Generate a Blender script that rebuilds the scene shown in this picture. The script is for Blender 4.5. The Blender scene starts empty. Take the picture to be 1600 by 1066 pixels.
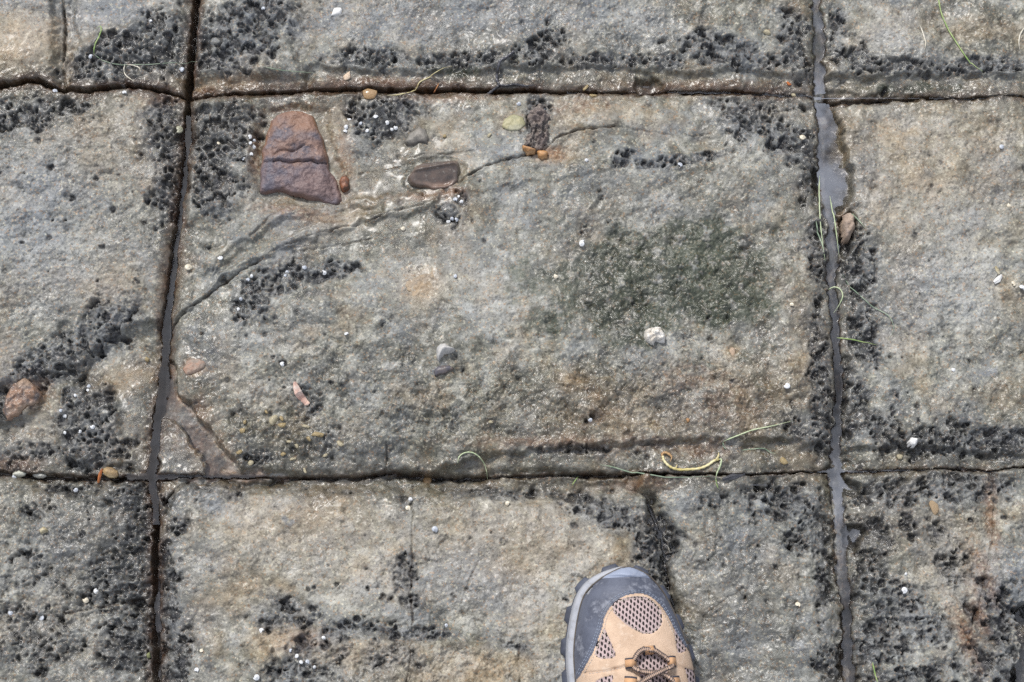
import bpy, math, random
import numpy as np
from mathutils import Vector

random.seed(7)
scene = bpy.context.scene
COL = scene.collection

# ------------------------------------------------------------------ camera
CAM_H, TILT, LENS = 1.5, math.radians(15.0), 62.0
cam_data = bpy.data.cameras.new('camera')
cam_data.lens = LENS; cam_data.sensor_width = 36.0
cam_data.clip_start = 0.05; cam_data.clip_end = 500.0
cam = bpy.data.objects.new('camera', cam_data); COL.objects.link(cam)
CAM_Y = -CAM_H * math.tan(TILT)
cam.location = (0, CAM_Y, CAM_H); cam.rotation_euler = (TILT, 0, 0)
scene.camera = cam

# ------------------------------------------------------------------ sky and sun (soft, hazy daylight from the far side)
SUN_EL, SUN_AZ = math.radians(53), math.radians(-30)      # azimuth from +Y, towards -X
world = bpy.data.worlds.new('World'); scene.world = world; world.use_nodes = True
wn = world.node_tree; wn.nodes.clear()
sky = wn.nodes.new('ShaderNodeTexSky'); sky.sky_type = 'NISHITA'; sky.sun_disc = False
sky.sun_elevation = SUN_EL; sky.sun_rotation = SUN_AZ
sky.dust_density = 4.0; sky.air_density = 1.0; sky.ozone_density = 1.0
hsv = wn.nodes.new('ShaderNodeHueSaturation'); hsv.inputs['Saturation'].default_value = 0.68
bg = wn.nodes.new('ShaderNodeBackground'); bg.inputs['Strength'].default_value = 0.085
wo = wn.nodes.new('ShaderNodeOutputWorld')
# broken high cloud over the clear sky, the same all round
wtc = wn.nodes.new('ShaderNodeTexCoord'); wcl = wn.nodes.new('ShaderNodeTexNoise'); wcl.inputs['Scale'].default_value = 2.6; wcl.inputs['Detail'].default_value = 5
wrm = wn.nodes.new('ShaderNodeMapRange'); wrm.inputs['From Min'].default_value = .34; wrm.inputs['From Max'].default_value = .62
wmx = wn.nodes.new('ShaderNodeMix'); wmx.data_type = 'RGBA'; wmx.inputs[7].default_value = (7.7, 8.2, 9.4, 1)
wn.links.new(wtc.outputs['Generated'], wcl.inputs['Vector']); wn.links.new(wcl.outputs[0], wrm.inputs['Value']); wn.links.new(wrm.outputs[0], wmx.inputs[0])
wn.links.new(sky.outputs[0], hsv.inputs['Color']); wn.links.new(hsv.outputs[0], wmx.inputs[6]); wn.links.new(wmx.outputs[2], bg.inputs[0]); wn.links.new(bg.outputs[0], wo.inputs[0])
sd = bpy.data.lights.new('sun', 'SUN'); sd.energy = 2.4; sd.angle = math.radians(10); sd.color = (1.0, 0.97, 0.93)
sun = bpy.data.objects.new('sun', sd); COL.objects.link(sun)
sdir = Vector((math.sin(SUN_AZ) * math.cos(SUN_EL), math.cos(SUN_AZ) * math.cos(SUN_EL), math.sin(SUN_EL)))
sun.rotation_euler = sdir.to_track_quat('Z', 'Y').to_euler(); sun.location = sdir * 8

scene.view_settings.view_transform = 'Standard'; scene.view_settings.look = 'None'
scene.view_settings.gamma = 1.0; scene.view_settings.use_curve_mapping = False
scene.view_settings.exposure = 0.45
scene.cycles.use_denoising = False
scene.cycles.sample_clamp_direct = 3.0; scene.cycles.sample_clamp_indirect = 2.0; scene.cycles.max_bounces = 6; scene.cycles.transparent_max_bounces = 8

# ------------------------------------------------------------------ photo pixel -> place on the platform
FPX = 1600 * LENS / 36.0
CT, ST = math.cos(TILT), math.sin(TILT)
def G(u, v, z=0.0):
    dx, dy = (u - 800) / FPX, -(v - 533) / FPX
    wy, wz = dy * CT + ST, dy * ST - CT
    s = (z - CAM_H) / wz
    return np.array((dx * s, CAM_Y + wy * s))
PX = 0.000563          # metres per photo pixel near the middle
def GP(pts, z=0.0): return np.array([G(u, v, z) for u, v in pts])

# ------------------------------------------------------------------ noise tools
f4 = np.float32
rs = np.random.RandomState(11)
PERM = rs.permutation(256).astype(np.int32); PERM2 = np.concatenate([PERM, PERM])
GA = rs.rand(256) * 2 * np.pi
GX, GY = np.cos(GA).astype(f4), np.sin(GA).astype(f4)
RND = rs.rand(4, 65536).astype(f4)
def perlin(x, y, seed=0):
    x = x + seed * 17.31 + 1000; y = y + seed * 9.77 + 1000
    xi = np.floor(x).astype(np.int32); yi = np.floor(y).astype(np.int32)
    fx = (x - xi).astype(f4); fy = (y - yi).astype(f4)
    xi &= 255; yi &= 255
    a = PERM2[xi] + yi; b = PERM2[(xi + 1) & 255] + yi
    h00 = PERM2[a & 255]; h01 = PERM2[(a + 1) & 255]; h10 = PERM2[b & 255]; h11 = PERM2[(b + 1) & 255]
    u = fx * fx * fx * (fx * (fx * 6 - 15) + 10); v = fy * fy * fy * (fy * (fy * 6 - 15) + 10)
    n00 = GX[h00] * fx + GY[h00] * fy; n10 = GX[h10] * (fx - 1) + GY[h10] * fy
    n01 = GX[h01] * fx + GY[h01] * (fy - 1); n11 = GX[h11] * (fx - 1) + GY[h11] * (fy - 1)
    return ((n00 + u * (n10 - n00)) * (1 - v) + (n01 + u * (n11 - n01)) * v) * 1.5
def fbm(x, y, wl, octaves=3, seed=0, gain=0.5):
    s = 0; a = 1.0; t = 0
    for o in range(octaves):
        s = s + a * perlin(x / wl, y / wl, seed + o * 3.7); t += a; a *= gain; wl *= 0.5
    return s / t
def worley(x, y, cell, seed=0, jit=0.9):
    x = x / cell + 500; y = y / cell + 500
    xi = np.floor(x).astype(np.int32); yi = np.floor(y).astype(np.int32)
    f1 = np.full(x.shape, 9, f4); f2 = np.full(x.shape, 9, f4); cid = np.zeros(x.shape, np.int32)
    for i in (-1, 0, 1):
        for j in (-1, 0, 1):
            cx, cy = xi + i, yi + j
            h = (cx * 7919 + cy * 104729 + seed * 1299709) & 65535
            px = cx + 0.5 + jit * (RND[0][h] - 0.5); py = cy + 0.5 + jit * (RND[1][h] - 0.5)
            d = np.sqrt((px - x) ** 2 + (py - y) ** 2).astype(f4)
            m = d < f1
            f2 = np.where(m, f1, np.minimum(f2, d)); cid = np.where(m, h, cid); f1 = np.where(m, d, f1)
    return f1, f2, RND[2][cid], RND[3][cid]
def sstep(a, b, x):
    t = np.clip((x - a) / (b - a), 0, 1); return t * t * (3 - 2 * t)
def sdist(P, X, Y):
    """signed distance to polygon P, positive inside"""
    d = np.full(X.shape, 1e9); ins = np.zeros(X.shape, bool); n = len(P)
    for i in range(n):
        ax, ay = P[i]; bx, by = P[(i + 1) % n]
        ex, ey = bx - ax, by - ay
        t = np.clip(((X - ax) * ex + (Y - ay) * ey) / (ex * ex + ey * ey + 1e-12), 0, 1)
        d = np.minimum(d, (X - ax - t * ex) ** 2 + (Y - ay - t * ey) ** 2)
        c = ((ay > Y) != (by > Y)); xx = (bx - ax) * (Y - ay) / (by - ay if by != ay else 1e-12) + ax
        ins ^= c & (X < xx)
    d = np.sqrt(d); return np.where(ins, d, -d)
def ldist(P, X, Y):
    d = np.full(X.shape, 1e9)
    for i in range(len(P) - 1):
        ax, ay = P[i]; bx, by = P[i + 1]; ex, ey = bx - ax, by - ay
        t = np.clip(((X - ax) * ex + (Y - ay) * ey) / (ex * ex + ey * ey + 1e-12), 0, 1)
        d = np.minimum(d, (X - ax - t * ex) ** 2 + (Y - ay - t * ey) ** 2)
    return np.sqrt(d)

# ------------------------------------------------------------------ material helpers
def new_mat(name):
    m = bpy.data.materials.new(name); m.use_nodes = True; nt = m.node_tree
    return m, nt, nt.nodes['Principled BSDF']
def nd(nt, t, **kw):
    n = nt.nodes.new(t)
    for k, v in kw.items():
        if k[0] == '_': setattr(n, k[1:], v)
        else: n.inputs[k.replace('__', ' ')].default_value = v
    return n
def mixc(nt, fac, a, b, blend='MIX'):
    n = nt.nodes.new('ShaderNodeMix'); n.data_type = 'RGBA'; n.blend_type = blend
    for i, s in ((0, fac), (6, a), (7, b)):
        if hasattr(s, 'is_output') or isinstance(s, bpy.types.NodeSocket): nt.links.new(s, n.inputs[i])
        elif i == 0: n.inputs[0].default_value = s
        else: n.inputs[i].default_value = (*s, 1)
    return n.outputs[2]
def math_n(nt, op, a, b=None, c=None):
    n = nt.nodes.new('ShaderNodeMath'); n.operation = op
    for i, s in enumerate((a, b, c)):
        if s is None: continue
        if isinstance(s, bpy.types.NodeSocket): nt.links.new(s, n.inputs[i])
        else: n.inputs[i].default_value = s
    return n.outputs[0]
def ramp(nt, src, a, b):
    n = nt.nodes.new('ShaderNodeMapRange'); n.interpolation_type = 'SMOOTHSTEP'
    n.inputs['From Min'].default_value = a; n.inputs['From Max'].default_value = b
    nt.links.new(src, n.inputs['Value']); return n.outputs['Result']
def noise(nt, co, scale, detail=3, rough=0.55):
    n = nd(nt, 'ShaderNodeTexNoise', Scale=scale, Detail=detail, Roughness=rough); nt.links.new(co, n.inputs['Vector']); return n
def link_bump(nt, p, hsock, dist, strength=1.0, normal=None):
    b = nd(nt, 'ShaderNodeBump', Strength=strength, Distance=dist)
    nt.links.new(hsock, b.inputs['Height'])
    if normal is not None: nt.links.new(normal, b.inputs['Normal'])
    nt.links.new(b.outputs[0], p.inputs['Normal']); return b.outputs[0]

# ------------------------------------------------------------------ rock material
def rock_material():
    m, nt, p = new_mat('wet_siltstone'); L = nt.links.new
    tc = nd(nt, 'ShaderNodeTexCoord'); co = tc.outputs['Object']
    A = nd(nt, 'ShaderNodeAttribute', _attribute_name='mask_a'); B = nd(nt, 'ShaderNodeAttribute', _attribute_name='mask_b')
    sa = nd(nt, 'ShaderNodeSeparateColor'); sb = nd(nt, 'ShaderNodeSeparateColor')
    L(A.outputs['Color'], sa.inputs[0]); L(B.outputs['Color'], sb.inputs[0])
    black, rust, green, pale = sa.outputs[0], sa.outputs[1], sa.outputs[2], A.outputs['Alpha']
    wet, tan, blue, line = sb.outputs[0], sb.outputs[1], sb.outputs[2], B.outputs['Alpha']
    n1 = noise(nt, co, 9, 4); n2 = noise(nt, co, 60, 5, .65); n3 = noise(nt, co, 330, 4, .7); n4 = noise(nt, co, 150, 3)
    c = mixc(nt, ramp(nt, n1.outputs[0], .35, .65), (0.122, 0.123, 0.098), (0.196, 0.195, 0.155))
    c = mixc(nt, ramp(nt, n2.outputs[0], .46, .68), c, (0.390, 0.386, 0.340))
    c = mixc(nt, ramp(nt, n2.outputs[0], .50, .30), c, (0.066, 0.060, 0.046))
    n5 = noise(nt, co, 26, 4, .6)
    c = mixc(nt, math_n(nt, 'MULTIPLY', ramp(nt, n5.outputs[0], .50, .64), .55), c, (0.205, 0.218, 0.222))
    c = mixc(nt, math_n(nt, 'MULTIPLY', ramp(nt, n5.outputs[0], .46, .32), .45), c, (0.225, 0.188, 0.115))
    # tints
    c = mixc(nt, math_n(nt, 'MULTIPLY', tan, .85), c, (0.405, 0.295, 0.165))
    c = mixc(nt, math_n(nt, 'MULTIPLY', blue, .75), c, (0.200, 0.218, 0.240))
    c = mixc(nt, math_n(nt, 'MULTIPLY', green, .85), c, (0.058, 0.070, 0.044))
    c = mixc(nt, math_n(nt, 'MULTIPLY', pale, .8), c, (0.455, 0.455, 0.43))
    c = mixc(nt, math_n(nt, 'MULTIPLY', rust, .85), c, (0.270, 0.125, 0.048))
    # mineral grains: coloured, bright and dark specks
    v1 = nd(nt, 'ShaderNodeTexVoronoi', Scale=640.0); L(co, v1.inputs['Vector'])
    s1 = nd(nt, 'ShaderNodeSeparateColor'); L(v1.outputs['Color'], s1.inputs[0])
    c = mixc(nt, math_n(nt, 'MULTIPLY', ramp(nt, s1.outputs[0], .86, .98), .55), c, (0.50, 0.47, 0.36))
    c = mixc(nt, math_n(nt, 'MULTIPLY', ramp(nt, s1.outputs[1], .80, .97), .45), c, (0.060, 0.056, 0.052))
    c = mixc(nt, math_n(nt, 'MULTIPLY', ramp(nt, s1.outputs[2], .88, .98), .45), c, (0.36, 0.215, 0.105))
    c = mixc(nt, ramp(nt, n3.outputs[0], .56, .80), c, mixc(nt, 1.0, c, (1.48, 1.48, 1.45), 'MULTIPLY'))
    c = mixc(nt, ramp(nt, n3.outputs[0], .46, .25), c, mixc(nt, 1.0, c, (0.46, 0.45, 0.43), 'MULTIPLY'))
    n6 = noise(nt, co, 115, 4, .62)
    c = mixc(nt, ramp(nt, n6.outputs[0], .53, .70), c, mixc(nt, 1.0, c, (1.30, 1.31, 1.32), 'MULTIPLY'))
    c = mixc(nt, ramp(nt, n6.outputs[0], .48, .32), c, mixc(nt, 1.0, c, (0.70, 0.68, 0.65), 'MULTIPLY'))
    c = mixc(nt, math_n(nt, 'MULTIPLY', green, .5), c, (0.062, 0.074, 0.048))
    # black crust of algae and lichen
    bl = mixc(nt, ramp(nt, n4.outputs[0], .45, .72), (0.017, 0.0175, 0.020), (0.062, 0.064, 0.074))
    bf = math_n(nt, 'MULTIPLY', black, math_n(nt, 'ADD', .72, math_n(nt, 'MULTIPLY', ramp(nt, n3.outputs[0], .65, .38), .3)))
    c = mixc(nt, bf, c, bl)
    c = mixc(nt, math_n(nt, 'MULTIPLY', line, .9), c, mixc(nt, ramp(nt, n4.outputs[0], .35, .65), (0.030, 0.018, 0.012), (0.090, 0.042, 0.020)))
    # damp stone is darker
    c = mixc(nt, math_n(nt, 'MULTIPLY', wet, .8), c, mixc(nt, 1.0, c, (0.46, 0.43, 0.38), 'MULTIPLY'))
    L(c, p.inputs['Base Color'])
    r = math_n(nt, 'SUBTRACT', math_n(nt, 'ADD', .32, math_n(nt, 'MULTIPLY', n4.outputs[0], .34)), math_n(nt, 'MULTIPLY', wet, .38))
    r = math_n(nt, 'SUBTRACT', r, math_n(nt, 'MULTIPLY', ramp(nt, n1.outputs[0], .48, .66), .16)); r = math_n(nt, 'MAXIMUM', math_n(nt, 'SUBTRACT', r, math_n(nt, 'MULTIPLY', black, .10)), .14)
    L(r, p.inputs['Roughness']); L(math_n(nt, 'SUBTRACT', .45, math_n(nt, 'MULTIPLY', black, .18)), p.inputs['Specular IOR Level'])
    nb = noise(nt, co, 520, 4, .7)
    link_bump(nt, p, nb.outputs[0], .0009, 1.0)
    L(math_n(nt, 'MULTIPLY', wet, .55), p.inputs['Coat Weight']); p.inputs['Coat Roughness'].default_value = .26
    return m
ROCK = rock_material()

# ------------------------------------------------------------------ the rock platform: heights on one grid, split along the joints
STEP = 0.00086
def axis(a, b, far, step):
    core = np.arange(a, b, step); out = []; s = step; p = core[-1]
    while p < far[1]: s = min(s * 1.13, .03); p += s; out.append(p)
    inn = []; s = step; p = core[0]
    while p > far[0]: s = min(s * 1.13, .03); p -= s; inn.append(p)
    return np.array(inn[::-1] + list(core) + out)
xs = axis(-.505, .505, (-1.55, 1.55), STEP); ys = axis(-.325, .355, (-1.25, 1.3), STEP)
X, Y = np.meshgrid(xs, ys); X = X.astype(f4); Y = Y.astype(f4)
mm = 0.001
def joint_y(pts, far=None):     # near vertical joints: x as a function of y
    P = GP(pts); o = np.argsort(P[:, 1]); return P[o, 1], P[o, 0]
def joint_x(pts):
    P = GP(pts); o = np.argsort(P[:, 0]); return P[o, 0], P[o, 1]
V1 = joint_y([(305,-40),(305,0),(300,40),(294,95),(291,150),(290,210),(285,270),(277,340),(270,400),(262,450),(257,500),(254,540),(249,600),(243,650),(238,690),(231,740),(237,780),(240,812),(238,850),(235,900),(235,950),(238,1000),(240,1066),(241,1110)])
V2 = joint_y([(1278,-40),(1279,0),(1281,60),(1283,110),(1288,150),(1294,200),(1291,260),(1300,330),(1303,400),(1304,450),(1308,500),(1311,560),(1314,600),(1312,640),(1309,690),(1306,735),(1315,790),(1318,850),(1322,910),(1326,965),(1328,1010),(1331,1066),(1333,1110)])
H1 = joint_x([(-80,132),(0,131),(50,122),(95,138),(140,141),(200,129),(260,138),(290,148),(380,142),(450,138),(530,135),(620,137),(700,133),(770,137),(830,134),(880,138),(940,142),(1000,141),(1060,136),(1120,138),(1200,142),(1270,143),(1290,148),(1340,147),(1420,145),(1500,147),(1600,148),(1680,147)])
H2 = joint_x([(-80,736),(0,735),(60,738),(150,741),(228,742),(300,740),(440,742),(560,741),(600,736),(700,739),(800,738),(860,736),(960,738),(1060,739),(1160,738),(1300,733),(1400,732),(1500,730),(1550,733),(1600,728),(1680,728)])
wob = fbm(X, Y, .03, 3, 1) * 1.6 * mm + perlin(X / .006, Y / .006, 2) * .7 * mm
wob2 = fbm(X, Y, .026, 3, 5) * 1.6 * mm + perlin(X / .006, Y / .006, 6) * .7 * mm
def lin(J, t): return np.interp(t, J[0], J[1])
dv = [X - lin(V1, Y) + wob, X - lin(V2, Y) + wob, X - (lin(V1, Y) - .60) + wob * 3, X - (lin(V2, Y) + .58) + wob * 3]
dh = [Y - lin(H1, X) + wob2, Y - lin(H2, X) + wob2, Y - (lin(H1, X) + .36) + wob2 * 3, Y - (lin(H2, X) - .37) + wob2 * 3]
vpx = lambda pts: joint_y(pts)
def hw_along(pts, horiz):      # half widths (px) along a joint
    P = GP([(q[0], q[1]) for q in pts]); k = 0 if horiz else 1
    o = np.argsort(P[:, k]); return P[o, k], np.array([pts[i][2] for i in o]) * PX
W_V1 = hw_along([(305,0,5.2),(295,90,5),(291,150,5),(285,270,4.5),(270,400,5.5),(256,500,5.5),(250,590,7),(243,650,7),(231,740,6),(238,800,4.5),(236,880,5),(238,1066,6)], False)
W_V2 = hw_along([(1278,0,9),(1283,110,9),(1288,150,9),(1294,200,10),(1291,260,8),(1300,330,9),(1303,400,8),(1305,450,6),(1310,540,5),(1313,600,5),(1308,690,6),(1307,735,9),(1317,800,8),(1320,880,7),(1326,965,6.5),(1331,1066,7)], False)
W_H1 = hw_along([(0,130,4.6),(95,138,5),(140,140,5.5),(260,138,3),(300,147,2.0),(400,141,2.2),(520,135,2.4),(650,136,4.2),(720,133,3.2),(850,136,1.8),(1000,141,1.7),(1120,138,2.2),(1270,143,1.3),(1420,146,1.2),(1600,148,1.1)], True)
W_H2 = hw_along([(0,735,4),(150,741,4),(228,742,4),(300,740,1.8),(440,742,1.8),(590,738,2.0),(800,738,1.5),(960,738,2.0),(1160,738,1.7),(1300,733,1.3),(1450,731,1.0),(1600,728,1.2)], True)
ones = np.ones_like(X)
hv = [lin(W_V1, Y) , lin(W_V2, Y), ones * .005, ones * .005]
hh = [lin(W_H1, X), lin(W_H2, X), ones * .004, ones * .004]

# --- undulation of each block
warp = fbm(X, Y, .022, 3, 20) * 7 * mm
warp2 = fbm(X, Y, .006, 2, 24) * 2.4 * mm
Xw = X + warp + warp2; Yw = Y + fbm(X, Y, .022, 3, 22) * 7 * mm + fbm(X, Y, .006, 2, 26) * 1.6 * mm
H = fbm(X, Y, .30, 2, 30) * 5 * mm + fbm(X, Y, .08, 3, 33) * 8.5 * mm
def region(pts, soft, warped=True):
    """smooth inside mask of a photo-pixel polygon; soft in mm"""
    P = GP(pts); pad = soft * mm + .012
    ix = np.where((xs > P[:, 0].min() - pad) & (xs < P[:, 0].max() + pad))[0]; iy = np.where((ys > P[:, 1].min() - pad) & (ys < P[:, 1].max() + pad))[0]
    M = np.zeros_like(X)
    sl = (slice(iy[0], iy[-1] + 1), slice(ix[0], ix[-1] + 1))
    s = sdist(P, (Xw if warped else X)[sl], (Yw if warped else Y)[sl])
    M[sl] = sstep(-soft * mm / 2, soft * mm / 2, s); return M
def lower(pts, dz, soft): 
    global H
    H = H + region(pts, soft) * dz * mm
# shelves beside the joints and terraces on the blocks
lower([(766,708),(790,702),(900,696),(1000,690),(1130,686),(1290,690),(1320,735),(1000,738),(760,742),(600,744),(700,726)], -8, 5)
lower([(440,706),(600,700),(775,703),(775,745),(440,745)], -6, 14)
lower([(480,106),(640,112),(760,104),(900,106),(1100,108),(1270,112),(1285,145),(480,142)], -7, 6)
lower([(300,122),(485,112),(485,142),(300,150)], -6, 10)
lower([(1290,114),(1400,112),(1600,116),(1760,116),(1760,147),(1290,150)], -8, 5)
lower([(1316,702),(1450,700),(1540,706),(1760,704),(1760,732),(1305,736)], -8, 5)
lower([(286,741),(600,738),(990,738),(1022,775),(940,776),(800,770),(640,764),(500,764),(400,757),(300,752)], -11, 16)
lower([(1022,742),(1305,735),(1330,1120),(1066,1120),(1052,960),(1038,860),(1014,790)], -10, 9)
lower([(1000,760),(1022,770),(1052,818),(1062,860),(1044,880),(1062,960),(1072,1120),(1050,1120),(1036,900),(1022,840)], -9, 6)
lower([(405,992),(520,985),(600,1002),(820,1006),(890,992),(890,1130),(470,1130),(440,1040)], 6, 5)
lower([(80,-60),(112,-60),(118,50),(112,120),(104,142),(86,140),(84,60)], -9, 9)
lower([(112,-60),(300,-60),(250,18),(180,40),(118,62)], -5, 14)
lower([(300,-60),(455,-60),(462,60),(440,112),(300,120)], 5, 14)
lower([(455,-60),(500,-60),(490,60),(470,112),(455,70)], -4, 10)
lower([(294,158),(390,165),(402,230),(372,330),(292,345)], 6, 12)
lower([(205,505),(120,570),(0,600),(-120,620),(-120,745),(225,742),(245,560),(250,510)], -12, 14)
lower([(96,604),(165,596),(180,640),(176,720),(96,716),(84,660)], 9, 10)
lower([(-20,592),(50,588),(66,620),(40,646),(0,660),(-20,660)], 10, 8)
lower([(40,740),(150,742),(160,760),(110,770),(50,760)], -8, 8)
lower([(150,770),(228,745),(238,1120),(175,1120),(165,960),(150,900)], -7, 40)
lower([(110,955),(230,930),(240,965),(110,975)], -3, 10)
lower([(1588,950),(1610,935),(1680,1100),(1572,1110),(1592,1035),(1596,990)], -26, 5)
lower([(246,748),(292,746),(252,800)], -7, 6)
# chevron flow scarps across the middle block
lower([(262,508),(330,452),(400,408),(470,380),(560,350),(660,330),(700,300),(560,310),(420,330),(330,400),(280,480)], 4.2, 5)
lower([(955,770),(1040,765),(1075,1120),(1000,1120),(985,880)], -6, 30)
lower([(286,741),(700,738),(1000,745),(990,790),(700,785),(400,785),(260,830)], -4, 26)
lower([(300,470),(400,392),(500,352),(600,330),(600,318),(480,338),(380,380),(300,440)], -3.4, 5)
lower([(330,430),(420,360),(470,330),(400,335),(345,390)], 2.2, 4)
lower([(640,300),(760,262),(860,250),(960,262),(860,285),(740,300)], 2.0, 5)
lower([(720,285),(780,250),(850,236),(905,204),(960,200),(1130,215),(1120,235),(960,238),(880,262),(780,290)], -3, 10)
lower([(405,160),(545,150),(640,215),(640,300),(545,340),(400,330)], -4, 18)
lower([(400,180),(420,164),(470,160),(508,172),(520,220),(540,270),(552,300),(540,334),(500,330),(440,314),(396,312),(394,250)], -3.5, 8)
lower([(628,282),(640,252),(700,242),(728,256),(726,290),(700,306),(650,302)], -2.5, 6)
lower([(900,350),(1080,340),(1190,370),(1190,480),(1080,540),(930,520),(850,440)], -2.5, 30)
# the shallow pool by the left joint, with the wedge of rock beside it
POOL = [(256,555),(268,562),(274,610),(302,646),(338,682),(352,706),(372,728),(440,738),(455,746),(236,746),(240,640)]
WEDGE = [(246,654),(262,650),(288,670),(306,700),(320,728),(318,738),(243,738)]
pool = region(POOL, 4)
H = H * (1 - pool) + pool * (-15.5 * mm + fbm(X, Y, .02, 2, 41) * 1.6 * mm)
wedge = region(WEDGE, 3.5)
H = H * (1 - wedge) + wedge * (-8 * mm + fbm(X, Y, .02, 2, 42) * 1.5 * mm)
PUDS = [[(1284,150),(1300,150),(1318,190),(1322,250),(1338,262),(1336,300),(1326,322),(1300,330),(1286,290)],
        [(1290,134),(1318,134),(1350,142),(1430,144),(1430,149),(1350,153),(1318,162),(1290,158)],
        [(1304,722),(1330,742),(1356,770),(1330,768),(1312,770)],
        [(1322,822),(1345,814),(1360,832),(1344,862),(1326,846)],
        [(994,122),(1022,116),(1036,130),(1020,142),(1002,140)],
        [(1330,330),(1316,336),(1318,400),(1334,380)],
        [(1272,262),(1292,262),(1296,300),(1276,300)]]
for P in PUDS:
    r = region(P, 4); H = H * (1 - r) + r * (-15 * mm + fbm(X, Y, .016, 2, 43) * 1.5 * mm)

# --- mask painting by soft ellipses (photo pixels)
def blobs(lst):
    M = np.zeros_like(X)
    for b in lst:
        u, v, ru, rv = b[:4]; ang = math.radians(b[4]) if len(b) > 4 else 0; amp = b[5] if len(b) > 5 else 1
        cx, cy = G(u, v); rx, ry = ru * PX, rv * PX; R = 2.2 * max(rx, ry)
        ix0, ix1 = np.searchsorted(xs, (cx - R, cx + R)); iy0, iy1 = np.searchsorted(ys, (cy - R, cy + R))
        if ix1 <= ix0 or iy1 <= iy0: continue
        dx = X[iy0:iy1, ix0:ix1] - cx; dy = Y[iy0:iy1, ix0:ix1] - cy
        a = (dx * math.cos(ang) + dy * math.sin(ang)) / rx; c = (-dx * math.sin(ang) + dy * math.cos(ang)) / ry
        g = amp * np.exp(-np.minimum((a * a + c * c) ** 1.15, 30)) 
        M[iy0:iy1, ix0:ix1] = np.maximum(M[iy0:iy1, ix0:ix1], g) if amp > 0 else M[iy0:iy1, ix0:ix1] + g
    return M
BLACK = blobs([(210,75,95,45,15),(160,100,70,35),(250,60,45,60),(375,50,75,55),(420,20,45,35),(340,95,50,22),
 (255,190,34,60,0,.85),(262,280,26,70,0,.8),(40,175,70,32,0,.7),(110,170,60,20,0,.5),(340,220,52,70),(335,300,40,50),(360,180,45,25),
 (590,185,55,36),(620,165,60,22,0,.7),(570,92,70,20,0,.9),(700,92,90,16,0,.75),(840,80,35,28),(860,60,30,22,35),(950,95,90,15,0,.7),(1045,96,28,14),(1130,80,60,28),(1170,95,60,18),(1100,70,40,22),(1240,60,26,70,0,.8),(1255,110,26,25,0,.7),
 (1310,50,18,60,0,.7),(1345,85,20,26,0,.8),(1430,102,90,14),(1540,100,80,15),(1370,98,40,12),
 (840,180,20,42),(1170,190,45,36,-20,.8),(1235,215,50,45,-30,.85),(1265,270,22,50,0,.7),(980,247,22,12,0,1.1),(1060,252,30,9,0,1.0),(1100,245,26,9,0,1.0),(1130,160,40,16,0,.6),(1200,165,60,16,0,.6),(1020,258,60,8,0,.6),
 (430,440,62,30,20),(395,475,34,26,0,.9),(510,425,52,16,12),(700,335,20,22,0,.8),(720,310,12,14,0,.8),
 (1280,400,22,90,0,.65),(1283,560,20,110,0,.75),(1275,670,40,40,0,.75),(1345,420,34,70,0,.75),(1350,520,30,70,0,.8),(1335,610,24,70,0,.8),(1360,660,60,30,0,.8),(1440,690,80,18),(1550,690,70,22),(1500,655,40,16,0,.6),
 (150,510,70,34,38),(100,555,75,34,28),(40,590,62,26,20),(15,620,30,40,0,.8),(130,650,46,60),(145,690,42,40),(180,700,50,30,0,.6),(60,700,60,22,0,.6),(20,710,40,25,0,.6),
 (200,760,60,22,0,.7),(215,830,30,70,0,.85),(180,900,62,50,30,.9),(200,990,44,80,0,1.0),(120,760,80,16,0,.5),(60,800,60,30,0,.42),(70,900,90,60,0,.40),(60,1010,90,50,0,.5),(20,960,50,40,0,.5),
 (255,890,16,45,0,.9),(258,960,18,70,0,.9),(270,1030,30,50,0,.8),(262,780,20,24,0,.75),(280,820,24,20,0,.45),(350,765,60,18,0,.5),(540,765,40,10,0,.4),
 (950,800,64,26,-8,.85),(1010,840,22,40,0,.8),(1040,840,24,36,0,1.6),(1030,900,18,50,0,.9),(1048,960,14,50,0,.8),(632,900,20,36,0,.9),(640,785,24,12,0,.6),(800,768,90,12,0,.6),(900,775,50,14,0,.6),(640,940,18,12,0,.9),
 (450,960,56,32,0,.62),(560,985,70,18,0,.7),(650,990,60,10,0,.8),(490,1010,60,30,0,.55),(470,1050,60,26,0,.8),(600,1030,50,22,0,.42),(800,1010,30,8,0,.6),
 (1230,780,70,36,0,.75),(1270,830,44,50,0,.7),(1180,770,60,20,0,.6),(1290,930,16,80,0,.6),(1120,775,40,18,0,.5),(1300,1040,30,50,0,.7),
 (1400,770,80,26,0,.75),(1500,760,80,26,0,.8),(1360,840,40,40,0,.7),(1360,910,42,40,0,.75),(1400,950,50,36,0,1.0),(1380,1000,60,40,0,.85),(1430,830,50,30,0,.5),(1490,900,40,50,0,.45),(1460,990,40,30,0,.6),(1560,960,50,60,0,.7),(1550,1040,60,40,0,.7),(1480,1050,60,30,0,.5),(1400,1060,60,20,0,.7),
 (470,620,50,30,0,.25),(490,640,16,8,30,.9),(520,690,40,30,0,.35),(405,713,26,12,0,1.0),(925,655,14,10,0,.7),(1020,690,60,10,0,.45),(880,700,90,8,0,.5)])
RNDMIX = lambda a, b: (a * 7.31 + b * 3.17) % 1.0
nA = fbm(X, Y, .016, 3, 50); nB = fbm(X, Y, .0055, 2, 54)
BLACK = BLACK * 1.22
pitz = sstep(.24, .60, BLACK + .75 * nA + .2 * nB)                     # where the stone is honeycombed
black = sstep(.36, .72, BLACK + .80 * nA + .35 * nB)
f1, f2, r1, r2 = worley(X + warp2 * 1.3, Y - warp2 * 1.3, .0080, 3)
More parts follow.
